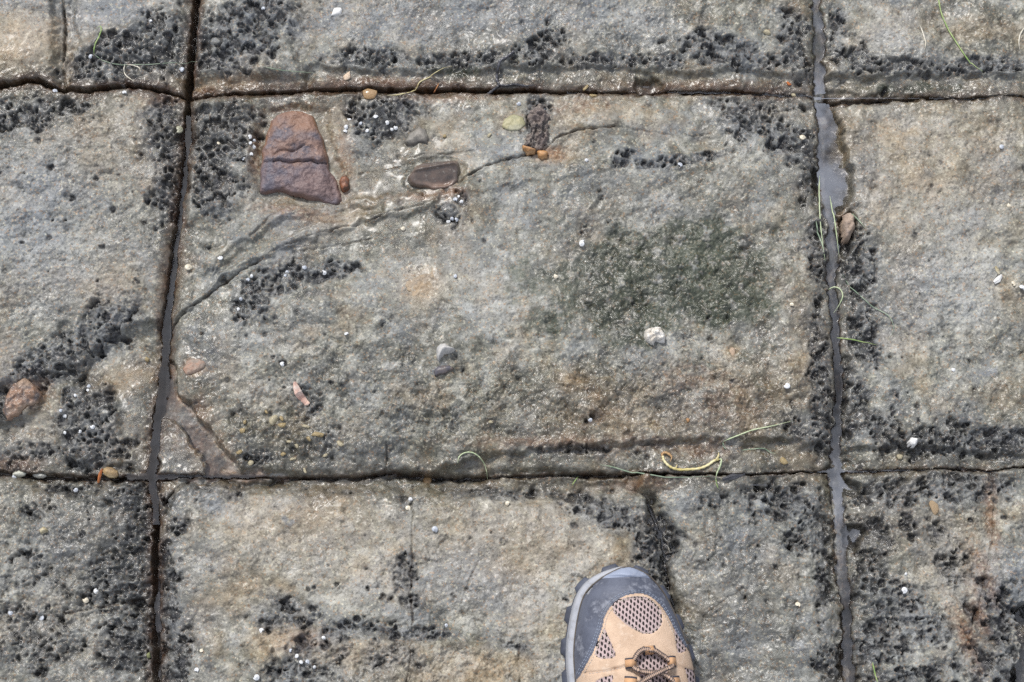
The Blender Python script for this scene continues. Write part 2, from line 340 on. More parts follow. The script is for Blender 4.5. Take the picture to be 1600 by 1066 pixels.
g1, g2, q1, q2 = worley(X - warp2 * 1.6, Y + warp2 * 1.6, .0140, 9)
pitA = (.55 * sstep(.10, .50, f2 - f1 + .18 * nB) + .60 * np.clip(1 - (f1 / (.30 + .28 * r1)) ** 2, 0, 1)) * (.20 + .80 * r2)
pitB = np.clip(1 - (g1 / (.26 + .26 * q1)) ** 2 + .3 * nB, 0, 1) * np.where(q2 > .55, 1, 0) * (.5 + .5 * q1)
h1, h2, k1, k2 = worley(X + warp2, Y + warp2, .0052, 33)
pitC = np.clip(1 - (h1 / (.28 + .28 * k2)) ** 2, 0, 1) * np.where(k1 > .3, .75, .15)
mixn = sstep(-.12, .12, fbm(X, Y, .03, 2, 57))
zone = BLACK + .55 * nA + .25 * fbm(X, Y, .05, 2, 58)
onA = sstep(-.06, .06, zone - (.14 + .72 * RNDMIX(r1, r2))); onB = sstep(-.06, .06, zone - (.22 + .70 * RNDMIX(q1, q2))); onC = sstep(-.06, .06, zone - (.14 + .74 * RNDMIX(k1, k2)))
pits = np.maximum(pitA * mixn * onA + pitC * (1 - mixn) * onC, pitB * 1.1 * onB)
er = sstep(.03, .17, fbm(X + warp2, Y - warp2, .0105, 3, 135, .6)); cellular = sstep(-.10, .14, fbm(X, Y, .04, 2, 137))
onE = sstep(.22, .60, zone)
pits = np.maximum(pits * (.50 + .50 * cellular), er * onE * (1 - .6 * cellular) * (.8 + .5 * nA))
cellon = np.clip(np.maximum(np.maximum(onA * mixn + onC * (1 - mixn), onB * np.where(q2 > .55, 1, 0)) * (.3 + .7 * cellular), onE * (1 - cellular)), 0, 1)
# scattered single pits elsewhere
e1, e2, t1, t2 = worley(X + warp2 * .8, Y - warp2 * .8, .017, 15)
lone = np.clip(1 - (e1 / (.06 + .19 * t1 * t1)) ** 2, 0, 1) * np.where(t2 > .62, 1, 0)
LONE = blobs([(100,330,160,180,0,.7),(150,860,140,150,0,.9),(1450,850,140,180,0,1.0),(1170,860,110,120,0,.5),(1450,600,140,80,0,.6),(620,900,220,110,0,.45),(1450,300,140,160,0,.3),(700,330,120,90,0,.4),(950,820,100,80,0,.6),(440,580,160,120,0,.55),(520,960,140,60,0,.9)])
lone = lone * np.clip(LONE + .3 * nA, 0, 1)
ROUGH = blobs([(460,650,120,80,0,.8),(700,640,170,70,0,.9),(1000,620,260,80,0,.8),(1150,620,150,80,0,.8),(560,560,140,70,0,.5),(1000,430,200,110,0,.7),(640,1030,220,50,0,.8),(60,330,200,220,0,.5),(1200,880,120,150,0,.5),(1470,420,160,250,0,.4),(1450,880,180,200,0,.6),(100,900,150,190,0,.7),(800,40,400,50,0,.35),(600,850,300,110,0,.35),(1450,40,200,60,0,.35)])
SMOOTH = blobs([(760,420,150,80,0,.9),(620,430,120,90,0,.6),(520,830,160,60,0,.7),(800,850,140,70,0,.5),(700,40,240,40,0,.6),(1450,330,120,120,0,.5),(1440,40,120,40,0,.6),(100,330,120,110,0,.3),(1180,970,90,90,0,.4),(480,240,90,90),(700,240,140,70),(560,330,140,40),(420,390,90,50,30),(640,300,160,60),(190,660,50,70,0,.8),(150,20,60,30),(20,60,60,60,0,.7),(200,590,60,30,0,.8),(1000,200,140,40,0,.6)])
amp = np.clip(.70 + 1.0 * ROUGH - .58 * SMOOTH + .5 * pitz, .12, 1.6)
ridg = 1 - np.abs(perlin(X / .012, Y / .012, 60)) * 2
core = sstep(.62, .54, np.abs(X)) * sstep(.46, .38, np.abs(Y - .015)); Hmac = H.copy()
var = np.clip(.50 + 1.7 * fbm(X, Y, .06, 3, 63), .05, 1.5)
H = H + amp * (fbm(X, Y, .018, 3, 62, .55) * 2.6 * mm + var * perlin(X / .0050, Y / .0050, 66) * .75 * mm + var * perlin(X / .0022, Y / .0022, 67) * .55 * mm)
def terrace(n, k):
    t = n * k; b = np.floor(t); return (b + sstep(.88, 1.0, t - b)) / k
flk = np.clip(.32 + 1.0 * ROUGH + nA * 1.0 - SMOOTH * .75, 0, 1.3)
H = H + flk * (ridg * .8 * mm + terrace(fbm(X, Y, .034, 4, 68, .6), 6) * 7.5 * mm + terrace(fbm(X, Y, .013, 4, 69, .62), 4) * 3.6 * mm + terrace(fbm(X + warp2, Y, .0065, 3, 71, .6), 3) * 1.5 * mm - np.abs(perlin(X / .007, Y / .007, 73)) * var * 1.3 * mm)
pitz = np.clip(pitz, 0, 1) * .5 + .5 * cellon
H = H - np.clip(zone * 1.6, .35, 1) * pits * 6.4 * mm - lone * 4.6 * mm - pitz * .8 * mm
# low grains and gravel stuck in the rough corner
GRAV = blobs([(450,680,110,50),(400,715,60,24),(520,700,60,30,0,.7),(430,620,60,40,0,.4),(560,150,60,14,0,.4)])
w1, w2, wr, wr2 = worley(X, Y, .0048, 21)
grains = np.clip(1 - (w1 / .48) ** 2, 0, 1) * (.3 + .7 * wr)
H = H + np.clip(GRAV * 1.3, 0, 1) * grains * 2.8 * mm - np.clip(GRAV, 0, 1) * 2.0 * mm

pfl = region(POOL, 5); H = H * (1 - pfl) + pfl * np.minimum(-14.6 * mm + fbm(X, Y, .018, 3, 41) * 1.5 * mm + .35 * mm * perlin(X / .003, Y / .003, 44), H + 20 * mm)
wfl = region(WEDGE, 3.5); H = H * (1 - wfl) + wfl * (-8 * mm + fbm(X, Y, .02, 3, 42) * 2.0 * mm + .5 * mm * perlin(X / .004, Y / .004, 46))
for P in PUDS:
    r = region(P, 6); H = H * (1 - r) + r * (-15 * mm + fbm(X, Y, .014, 3, 43) * 2.4 * mm)
H = H * core + Hmac * (1 - core)
# --- fine cracks
crack_line = np.zeros_like(X)
def crack(pts, w, depth, wobble=1.0):
    global H, crack_line
    P = GP(pts); pad = .01
    ix = np.where((xs > P[:, 0].min() - pad) & (xs < P[:, 0].max() + pad))[0]; iy = np.where((ys > P[:, 1].min() - pad) & (ys < P[:, 1].max() + pad))[0]
    sl = (slice(iy[0], iy[-1] + 1), slice(ix[0], ix[-1] + 1))
    d = ldist(P, X[sl] + wobble * (warp[sl] * .35 + wob[sl]), Y[sl] + wobble * (wob2[sl] + warp2[sl] * .5))
    k = (1 - sstep(w * .15 * mm, w * mm * (.45 + .6 * np.clip(nA[sl] + .5, 0, 1)), d)) * np.clip(.75 + 1.1 * nA[sl], .15, 1)
    H[sl] -= k * depth * mm; crack_line[sl] = np.maximum(crack_line[sl], k * min(1, depth / 4))
crack([(262,510),(300,478),(345,448),(400,410)], 1.5, 4.0)
crack([(396,413),(440,388),(470,378)], 1.2, 2.0)
crack([(480,372),(500,366),(560,350),(600,338)], 1.4, 3.0)
crack([(600,338),(660,322),(700,310)], 1.3, 2)
crack([(715,286),(745,268),(782,250),(822,242),(850,236),(872,214),(905,202),(960,200)], 1.6, 4)
crack([(960,200),(1010,206),(1060,212),(1110,208)], 1.2, 1.8)
crack([(640,244),(690,240),(740,236)], 1.3, 2)
crack([(395,372),(420,345),(445,325)], 2.2, 3)
crack([(330,432),(345,405),(360,395)], 1.2, 1.5)
crack([(470,392),(520,385),(580,372)], 1.4, 2)
crack([(560,268),(600,262),(640,255)], 1.2, 1.5)
crack([(645,748),(643,830),(641,900),(643,1000),(636,1066),(634,1120)], 1.1, 3.5)
crack([(812,1008),(811,1066),(810,1120)], 1.1, 3)
crack([(604,690),(602,735)], 1.2, 3)
crack([(246,792),(262,772),(288,748)], 1.6, 6)
crack([(100,958),(150,948),(190,936),(232,928)], 2.2, 4)
crack([(1512,1000),(1530,940),(1545,880),(1552,830),(1556,760),(1550,735)], 1.6, 2.2)
crack([(1470,1066),(1500,1010)], 1.6, 2)
crack([(92,-50),(96,30),(96,90),(100,138)], 2.0, 6)
crack([(900,590),(905,620),(900,650)], 1.2, 1.3)
crack([(690,470),(715,480),(722,520)], 1.2, 1.2)
crack([(745,880),(730,910),(722,940)], 1.4, 1.6)
crack([(1160,920),(1100,960),(1095,1020)], 1.4, 1.4)
crack([(1012,775),(1036,830),(1046,900),(1060,980),(1072,1066),(1080,1120)], 2.6, 7)

# --- joints
bedm = np.zeros_like(X); dj = np.full_like(X, 9); rn = np.clip(1 + 1.2 * fbm(X, Y, .07, 2, 140), .2, 2)
H = H - rn * (7 * mm * np.exp(-np.abs(dv[0]) / .022) + 4.0 * mm * np.exp(-np.abs(dv[1]) / .020) + 6 * mm * np.exp(-np.abs(dh[1]) / .020) * (dh[1] < 0) * (X < .11) + 4 * mm * np.exp(-np.abs(dh[0]) / .016) * (dh[0] < 0)) * (1 - wedge) * (1 - pool)
lining = np.zeros_like(X)
EDGE = {0: 5, 1: 6, 2: 8, 3: 8}
Htop = H.copy()
for k, (d, w) in enumerate([(dv[i], hv[i]) for i in range(4)] + [(dh[i], hh[i]) for i in range(4)]):
    a = np.abs(d); wj = w * (1 + (.6 if k == 1 else .35) * perlin(X / .018, Y / .018, 80 + k) + (.5 if k == 1 else .28) * perlin(X / .006, Y / .006, 84 + k))
    sh = (6.0 if k < 4 else 1.4) * mm
    H = H - sh * np.exp(-np.clip(a - wj, 0, None) / ((8 if k < 4 else 4) * mm)) * (1 - .8 * wedge) * (1 + .8 * perlin(X / .03, Y / .03, 70 + k))
    t = 1 - (sstep(-1.2 * mm, .7 * mm, a - wj) if k < 4 else sstep(-.9 * mm, .35 * mm, a - wj * .85))
    shal = (k == 1) * (1 - .75 * blobs([(1312,600,30,150),(1328,1000,30,110)])) 
    fl = -((38 if k < 4 else 24) * mm) * (1 - shal) + shal * (-17.5 * mm) + perlin(X / .02, Y / .02, 90) * 2.2 * mm
    H = H * (1 - t) + np.minimum(fl, H - 6 * mm) * t
    bedm = np.maximum(bedm, shal * t * (1 - sstep(-.9 * mm, -.1 * mm, a - wj)))
    lining = np.maximum(lining, 1 - sstep(-.5 * mm, (9 if k in (0, 4) else 3 if k != 1 else 2) * mm, a - wj + nB * 3 * mm))
    dj = np.minimum(dj, a - wj)

# --- water level (perched at different levels along the joints)
ZW = -16.0 * mm + 3.0 * mm * sstep(.14, -.02, Y) * (X < 0) + 4.0 * mm * np.clip((X + .05) / .1, 0, 1)
drop = blobs([(60,132,120,24,0,1.3),(170,134,60,18,0,1.2),(305,30,40,90,0,1.2),(450,138,110,14,0,1.1),(640,138,140,14,0,1.1),(50,740,75,14,0,1.3),(238,950,22,70,0,1.2),(238,1050,26,70,0,.9),(700,738,180,12,0,1.1),(900,738,120,12,0,.8),(560,740,90,12,0,1.1)])
ZW = ZW - np.clip(drop, 0, 1) * 17 * mm
pudlift = blobs([(1160,712,140,20,0,1.0),(1215,712,60,16,0,1.2),(1160,755,80,10,0,.8),(1010,130,24,14,0,1.4),(1370,147,80,7,0,.8),(430,700,90,40,0,.9),(1560,1050,20,40,0,.3)])
ZW = ZW + pudlift * 1.5 * mm
allow = 1 - sstep(1 * mm, 5 * mm, dj)
for P in PUDS + [POOL]: allow = np.maximum(allow, region(P, 8))
allow = np.maximum(allow, np.clip(pudlift * 1.6, 0, 1))
ZW = ZW - (1 - allow) * 14 * mm
depth_w = ZW - H
# ---------------------------------------------------------------- colour masks
wet = np.clip(np.maximum(sstep(-9 * mm, 0, depth_w) , 0), 0, 1)
WETZ = blobs([(920,640,400,80,0,.62),(1190,480,90,160,0,.48),(1180,940,120,140,0,.55),(170,850,90,230,0,.6),(60,1000,120,90,0,.3),(60,660,120,70,0,.45),(560,700,140,50,0,.5),(760,108,500,26,0,.3),(480,600,160,120,0,.25),(200,640,60,110,0,.4),(330,250,60,120,0,.3),(1000,450,180,100,0,.38),(100,90,200,50,0,.3),(1250,715,120,26,0,.6),(1450,135,170,20,0,.5),(900,120,350,20,0,.5),(430,690,110,50,0,.9),(1500,718,160,18,0,.5),(1300,300,50,170,0,.6),(1340,800,60,100,0,.6),(300,620,60,120,0,.4),(560,750,300,14,0,.5),(1160,755,120,16,0,.7),(600,300,240,100,0,.30),(160,640,90,100,0,.35),(110,60,40,90,0,.4)])
damp = np.clip(.22 + .95 * fbm(X, Y, .09, 4, 99, .6), 0, .55)
edge_damp = .75 * np.exp(-np.clip(dj, 0, None) / .014)
wet = np.clip(np.maximum(wet, WETZ * 1.0 + damp + edge_damp + .35 * nA * (WETZ > .1)), 0, 1)
rust = blobs([(470,334,70,14,-8,.45),(540,255,14,60,10,.45),(455,165,60,10,0,.35),(660,310,60,12,0,.45),(20,720,40,12,0,.6),(45,610,28,22,0,.9),(250,150,40,14,0,.5),(600,128,120,12,0,.8),(420,128,130,14,0,.35),(320,135,40,10,0,.5),(1080,130,140,10,0,.5),(700,150,90,10,0,.5),(400,245,12,40,0,.5),(535,285,14,20,0,.7),(700,302,34,10,0,.8),(400,725,70,24,30,.0001),(300,655,34,40,-40,.55),(330,700,40,26,-35,.5),(860,240,26,14,0,.7),(1010,690,120,14,0,.3),(1130,630,60,36,0,.25),(930,640,40,30,0,.22),(1000,750,50,14,0,.6),(480,1000,30,16,0,.35),(905,165,60,16,0,.3),(1540,900,12,60,15,.45),(1510,1000,14,60,20,.6),(1530,960,14,50,10,.6),(1550,800,10,60,0,.6),(1320,345,12,26,0,.6),(303,573,16,12,0,.9),(1085,590,60,26,0,.25),(860,690,120,10,0,.5),(1090,700,50,14,0,.45)])
rust = np.clip(rust * (1 + .9 * nA) + .35 * nB * (rust > .1), 0, 1)
tan = blobs([(25,70,46,50,0,.9),(60,60,40,60,0,.6),(105,100,14,40,0,.8),(190,585,60,26,20,.7),(60,670,60,50,0,.35),(190,680,40,40,0,.35),(470,820,150,60,0,.55),(800,850,170,80,0,.55),(840,960,60,50,0,.4),(560,880,140,60,0,.3),(430,1000,40,26,0,1.0),(560,1020,120,22,0,.7),(700,1040,160,30,0,.5),(660,447,34,32,0,1.2),(665,425,20,14,0,.8),(520,210,30,60,0,.5),(640,205,40,30,0,.3),(800,190,26,18,0,.6),(1145,550,12,12,0,1.2),(895,595,26,20,0,.9),(935,620,14,10,0,.9),(1180,600,130,60,0,.3),(1040,655,160,30,0,.55),(1450,250,160,140,0,.35),(1540,220,70,60,0,.4),(1370,290,40,40,0,.5),(350,130,70,16,0,.6),(200,220,120,100,0,.35),(180,440,60,50,0,.4),(260,760,18,12,0,.8),(1040,375,14,10,0,.9),(1450,830,80,40,0,.35),(1490,870,60,60,0,.4),(920,170,90,30,0,.35),(480,320,120,40,0,.25),(860,245,26,12,0,.9),(480,30,30,60,0,.3),(1000,650,120,50,0,.3),(580,148,26,9,0,.6),(1200,170,80,20,0,.35),(1260,520,30,150,0,.3),(1360,260,20,60,0,.3),(1410,40,80,40,0,.3),(485,518,14,11,0,.7),(380,900,110,80,0,.3)])
tan = np.clip(tan * (1 + .7 * nA + .4 * nB), 0, 1)
bluegrey = blobs([(650,30,200,50,0,.6),(880,30,160,40,0,.5),(180,20,80,30,0,.7),(40,180,90,40,0,.6),(80,350,120,120,0,.35),(60,440,120,60,0,.4),(560,230,60,30,-30,.5),(760,240,60,24,0,.6),(800,215,80,26,0,.45),(680,390,120,40,0,.3),(390,360,60,26,40,.55),(450,345,60,18,30,.5),(640,470,80,90,0,.3),(1050,205,80,16,0,.6),(600,620,60,60,0,.5),(560,600,40,50,0,.4),(420,400,90,20,25,.4),(330,470,60,24,30,.3),(980,300,90,40,0,.35),(1360,240,30,60,0,.6),(1450,420,110,120,0,.25),(1150,1000,80,60,0,.45),(1160,860,80,60,0,.35),(700,880,90,60,0,.25),(130,810,80,50,0,.4),(200,770,60,30,0,.6),(300,900,60,80,0,.4),(265,900,24,160,0,.7),(360,790,60,30,0,.4),(960,800,60,30,0,.5),(1180,60,60,30,0,.3),(1550,280,60,60,0,.35),(1560,950,60,100,0,.6)])
bluegrey = np.clip(bluegrey * (1 + .9 * nA) + .2 * fbm(X, Y, .03, 2, 97) * (1 - black), 0, 1)
green = blobs([(1070,400,130,62,0,1.25),(970,430,120,70,0,1.0),(1000,500,160,50,0,.62),(1130,440,80,70,0,1.1),(880,440,110,60,0,.6),(830,480,90,60,0,.45),(1150,560,120,50,0,.35),(900,480,70,50,0,.6),(1280,50,20,70,0,.6),(720,108,60,10,0,.7),(1420,130,100,12,0,.5),(1090,350,60,24,0,.7)])
gn = fbm(X, Y, .03, 4, 98, .62)
gz = green; green = sstep(.26, .66, green + .75 * gn) * (green > .02)
cr_ = sstep(.14, .26, fbm(X, Y, .011, 4, 131, .62)) * np.clip(gz * 1.3, 0, 1)
H = H + cr_ * .9 * mm; green = green * (1 - .75 * cr_)
pale = blobs([(860,400,90,50,0,.32),(790,440,120,60,0,.45),(1000,350,60,30,0,.40),(1020,320,100,50,0,.3),(640,830,130,60,0,.32),(500,860,150,60,0,.3),(850,930,110,70,0,.4),(780,830,120,60,0,.35),(80,420,120,90,0,.28),(60,240,120,60,0,.2),(60,900,80,60,0,.4),(100,1000,90,60,0,.42),(1460,400,120,140,0,.3),(1450,900,60,60,0,.4),(40,60,30,36,0,.35),(1400,60,60,40,0,.25),(1480,240,90,80,0,.2),(450,540,80,40,0,.3),(420,830,60,50,0,.3),(1460,800,40,40,0,.3),(1060,890,60,60,0,.25),(150,40,40,10,0,.2),(650,1040,120,30,0,.3)])
pale = np.clip(pale * (1 + 1.2 * nA + .8 * nB) + .42 * cr_, 0, 1)
M1 = fbm(X, Y, .11, 4, 120, .6); M2 = fbm(X, Y, .05, 4, 124, .6); M3 = fbm(X, Y, .07, 4, 128, .6)
bluegrey = np.clip(bluegrey + np.clip(M1 * 1.5, 0, .55) + .35 * blobs([(110,330,200,200),(100,900,180,200),(640,40,300,80),(1180,900,140,170)]), 0, 1)
tan = np.clip(tan + np.clip(M2 * 1.3 - .08, 0, .32), 0, 1); pale = np.clip(pale + np.clip(M3 * 1.3 - .12, 0, .4), 0, 1)
# flat pale clasts in the stone, with their own outline
def clast(u, v, ru, rv, ang=0, amp=1.0):
    return region([(u + ru * (1 + .25 * math.sin(3 * t + u)) * math.cos(t) * math.cos(math.radians(ang)) - rv * math.sin(t) * math.sin(math.radians(ang)),
                    v - ru * (1 + .25 * math.sin(3 * t + u)) * math.cos(t) * math.sin(math.radians(ang)) - rv * math.sin(t) * math.cos(math.radians(ang))) for t in np.linspace(0, 2 * math.pi, 14)[:-1]], 2.2) * amp
for c in [(418,536,20,10,-40,.75),(432,542,10,14,0,.6),(610,571,17,8,0,.7),(785,398,12,9,0,.75),(653,408,9,6,0,.6),(612,951,17,8,35,.8),(443,953,6,6,0,.7),(545,826,10,9,0,.5),(315,882,24,13,-15,.7),(860,620,20,12,20,.35),(1160,1055,18,12,20,.5),(1010,445,10,7,0,.5),(730,170,10,6,0,.4),(945,345,10,6,0,.5),(1450,505,24,14,0,.3),(560,222,30,10,-35,.5),(575,240,16,8,0,.4),(790,310,14,8,0,.5),(930,338,9,6,0,.6),(1310,600,8,20,0,.2),(1530,582,18,5,18,.0)]:
    k = clast(*c); pale = np.maximum(pale, k * .8); bluegrey = np.maximum(bluegrey, k * .5); H = H + k * .5 * mm
for c in [(453,816,10,9,0),(1545,580,18,5,22),(690,578,16,9,0),(95,300,8,8,0),(60,285,12,9,0)]:
    k = clast(*c); bluegrey = np.maximum(bluegrey, k); black = np.maximum(black, k * .45)
for c in [(303,573,17,12,0),(660,447,26,22,20),(45,612,16,12,0)]:
    tan = np.maximum(tan, clast(*c) * .8)
pitw = sstep(.02, .5, pits)
black = np.clip(np.maximum(np.maximum(black * cellon * (.34 + .58 * pitw), cellon * pitw * (.86 + .5 * nB)), np.where(lone > .05, np.clip(lone * 3, 0, .95), 0)), 0, 1)
black = np.clip(np.maximum(black, np.clip(zone - .10, 0, 1) * .42 + .30 * nB), 0, 1) * (zone > .12) + black * (zone <= .12); bluegrey = np.maximum(bluegrey, np.clip(zone * 1.2, 0, .8))
jr = np.clip(lining, 0, 1) * (.75 + .25 * nA)
pool = np.clip(pool * (1 - wedge), 0, 1); black = black * (1 - pool); rust = np.maximum(rust * (1 - pool), np.clip(pool * (.45 + 1.4 * nA), 0, 1) * .75); bluegrey = np.maximum(bluegrey, pool * .5); pale = np.maximum(pale, pool * np.clip(.2 + nB, 0, .4))
line = np.clip(np.maximum(jr, crack_line * .55), 0, 1) * (1 - .9 * np.clip(bedm, 0, 1)); black = black * (1 - bedm); rust = np.maximum(rust * (1 - bedm), bedm * np.clip(.05 + 1.0 * nA, 0, .4)); bluegrey = np.maximum(bluegrey, bedm * .9)
rust = np.maximum(rust, np.clip(1 - np.abs(dv[0]) / .012, 0, 1) * np.clip(.40 + .9 * nA, 0, .7) * (1 - bedm)); rust = np.maximum(rust, np.clip(1 - np.abs(dh[0]) / .009, 0, 1) * np.clip(.35 + .9 * nA, 0, .7) * (X < .25))
wet = np.where(bedm > .05, np.minimum(wet, .12 + .3 * (1 - bedm)), wet); wet = wet * (1 - .7 * pool); pale = np.maximum(pale, bedm * np.clip(.40 + .9 * nA, 0, .6))
# ---------------------------------------------------------------- blocks
col = (dv[2] > 0).astype(int) + (dv[0] > 0) + (dv[1] > 0) + (dv[3] > 0)
row = (dh[3] > 0).astype(int) + (dh[1] > 0) + (dh[0] > 0) + (dh[2] > 0)
lab = row * 10 + col
lab[(sdist(GP([(p[0], p[1]) for p in [(236,650),(262,647),(292,668),(311,700),(326,730),(322,746),(236,744)]]), X, Y) > 0) & (lab == 22)] = 91
cr = joint_y([(1004,738),(1012,775),(1036,830),(1046,900),(1060,980),(1072,1066),(1090,1200)])
lab[(lab == 12) & (X > lin(cr, Y))] = 92
ct = joint_y([(92,-200),(92,-50),(96,30),(96,90),(100,142)])
lab[(lab == 31) & (X < lin(ct, Y))] = 93

def grid_mesh(name, ii, jj, Z, attrs=None, mat=None, parent=None, XX=X, YY=Y, shape=X.shape):
    """quads at grid cells (ii,jj) -> one mesh object"""
    ny, nx = shape
    v = np.stack([ii * nx + jj, ii * nx + jj + 1, (ii + 1) * nx + jj + 1, (ii + 1) * nx + jj], 1)
    uq, inv = np.unique(v.ravel(), return_inverse=True)
    co = np.stack([XX.ravel()[uq], YY.ravel()[uq], Z.ravel()[uq]], 1).astype(f4)
    me = bpy.data.meshes.new(name); n = len(v)
    me.vertices.add(len(uq)); me.vertices.foreach_set('co', co.ravel())
    me.loops.add(n * 4); me.loops.foreach_set('vertex_index', inv.astype(np.int32).ravel())
    me.polygons.add(n); me.polygons.foreach_set('loop_start', np.arange(0, n * 4, 4, dtype=np.int32))
    me.polygons.foreach_set('use_smooth', np.ones(n, bool))
    me.update(calc_edges=True)
    for an, arr in (attrs or {}).items():
        at = me.attributes.new(an, 'FLOAT_COLOR', 'POINT')
        at.data.foreach_set('color', np.stack([a.ravel()[uq] for a in arr], 1).astype(f4).ravel())
    if mat: me.materials.append(mat)
    o = bpy.data.objects.new(name, me); COL.objects.link(o)
    if parent: o.parent = parent
    return o
def tag(o, label, cat, group=None):
    o['label'] = label; o['category'] = cat
    if group: o['group'] = group
    return o
def from_pd(name, verts, faces, mat, parent=None, smooth=True):
    me = bpy.data.meshes.new(name); me.from_pydata([tuple(map(float, q)) for q in verts], [], faces); me.update()
    if smooth: me.polygons.foreach_set('use_smooth', np.ones(len(me.polygons), bool))
    if mat: me.materials.append(mat)
    o = bpy.data.objects.new(name, me); COL.objects.link(o)
    if parent: o.parent = parent
    return o

# bedrock sheet out to the horizon, below the jointed blocks
S = 90.0
rim = [(-1.5, -1.2), (1.5, -1.2), (1.5, 1.25), (-1.5, 1.25)]
bed = from_pd('rock_platform', [(-S, -S, -.075), (S, -S, -.075), (S, S, -.075), (-S, S, -.075)], [(0, 1, 2, 3)], ROCK)
bed['kind'] = 'structure'
fl = lab[:-1, :-1]
AT = {'mask_a': (black, rust, green, pale), 'mask_b': (wet, tan, bluegrey, line)}
names = {91: 'rock_wedge'}
for l in np.unique(fl):
    ii, jj = np.where(fl == l)
    grid_mesh(names.get(int(l), 'rock_block'), ii, jj, H, AT, ROCK, bed)

def hat(x, y):
    j = int(np.clip(np.searchsorted(xs, x) , 1, len(xs) - 1)); i = int(np.clip(np.searchsorted(ys, y), 1, len(ys) - 1))
    return float(H[i, j])
def top(x, y, r=.002):
    j0, j1 = np.searchsorted(xs, (x - r, x + r)); i0, i1 = np.searchsorted(ys, (y - r, y + r))
    return float(np.median(H[i0:i1 + 1, j0:j1 + 1]))
def surf(x, y): return max(top(x, y, .001), float(ZW[np.clip(np.searchsorted(ys, y), 0, len(ys) - 1), np.clip(np.searchsorted(xs, x), 0, len(xs) - 1)]))

# ---------------------------------------------------------------- water standing in the joints
def water_material():
    m, nt, p = new_mat('still_sea_water'); L = nt.links.new
    nt.nodes.remove(p); out = nt.nodes['Material Output']
    tr = nd(nt, 'ShaderNodeBsdfTransparent', Color=(.88, .87, .87, 1)); gl = nd(nt, 'ShaderNodeBsdfGlossy', Color=(1, 1, 1, 1), Roughness=.03)
    fr = nd(nt, 'ShaderNodeFresnel', IOR=1.6); mx = nd(nt, 'ShaderNodeMixShader'); silt_sheen = nd(nt, 'ShaderNodeBsdfDiffuse', Color=(.27, .29, .335, 1)); m2 = nd(nt, 'ShaderNodeMixShader'); sn = noise(nt, nd(nt, 'ShaderNodeTexCoord').outputs['Object'], 17, 5, .65); dp = nd(nt, 'ShaderNodeAttribute', _attribute_name='depth'); L(math_n(nt, 'MULTIPLY', dp.outputs['Fac'], math_n(nt, 'MULTIPLY', ramp(nt, sn.outputs[0], .34, .64), .50)), m2.inputs[0])  # pale bluish diffuse: murk plus the sky's reflection painted in as colour
    tc = nd(nt, 'ShaderNodeTexCoord'); nn = noise(nt, tc.outputs['Object'], 30, 2); b = nd(nt, 'ShaderNodeBump', Strength=.22, Distance=.0015)
    L(nn.outputs[0], b.inputs['Height']); L(b.outputs[0], gl.inputs['Normal']); L(b.outputs[0], fr.inputs['Normal'])
    L(fr.outputs[0], mx.inputs[0]); L(tr.outputs[0], m2.inputs[1]); L(silt_sheen.outputs[0], m2.inputs[2]); L(m2.outputs[0], mx.inputs[1]); L(gl.outputs[0], mx.inputs[2]); L(mx.outputs[0], out.inputs['Surface'])
    return m
WATER = water_material()
inside = (np.abs(X) < .56) & (Y > -.38) & (Y < .41)
gy_, gx_ = np.gradient(ZW, ys, xs); steep = np.hypot(gx_, gy_) > .045
wm = (depth_w > -.4 * mm) & inside & ~steep
cell = (wm[:-1, :-1] | wm[1:, :-1] | wm[:-1, 1:] | wm[1:, 1:]) & ~steep[:-1, :-1]
men = np.exp(-np.clip(depth_w, 0, None) / (1.2 * mm)) * 1.6 * mm
ii, jj = np.where(cell)
wo_ = grid_mesh('joint_water', ii, jj, ZW + men, {'depth': ((sstep(0, 9 * mm, depth_w) * .85 + .15) * np.where(X < 0, .16, np.clip(.30 + blobs([(1300,230,60,170),(1290,40,40,90,0,.7),(1330,780,60,80,0,.6)]), 0, 1)),) * 4}, WATER); wo_['kind'] = 'structure'


# ================================================================ things lying on the platform
def stone_mat(name, cols, scale=120, rough=.45, bump=.0005, spec=.5, coat=0.0, tr=0.0):
    m, nt, p = new_mat(name); L = nt.links.new
    tc = nd(nt, 'ShaderNodeTexCoord'); co = tc.outputs['Object']
    a = noise(nt, co, scale, 4, .6); b = noise(nt, co, scale * 3.7, 3, .6); g = noise(nt, co, scale * .35, 3)
    c = mixc(nt, ramp(nt, a.outputs[0], .38, .62), cols[0], cols[1])
    if len(cols) > 2: c = mixc(nt, ramp(nt, g.outputs[0], .45, .62), c, cols[2])
    if len(cols) > 3: c = mixc(nt, ramp(nt, b.outputs[0], .58, .70), c, cols[3])
    L(c, p.inputs['Base Color']); p.inputs['Roughness'].default_value = rough; p.inputs['Specular IOR Level'].default_value = spec
    p.inputs['Coat Weight'].default_value = coat; p.inputs['Coat Roughness'].default_value = .12
    link_bump(nt, p, b.outputs[0], bump, 1.0); return m
def dome(t): t = np.clip(t, 0, 1); return np.sqrt(1 - (1 - t) ** 2)
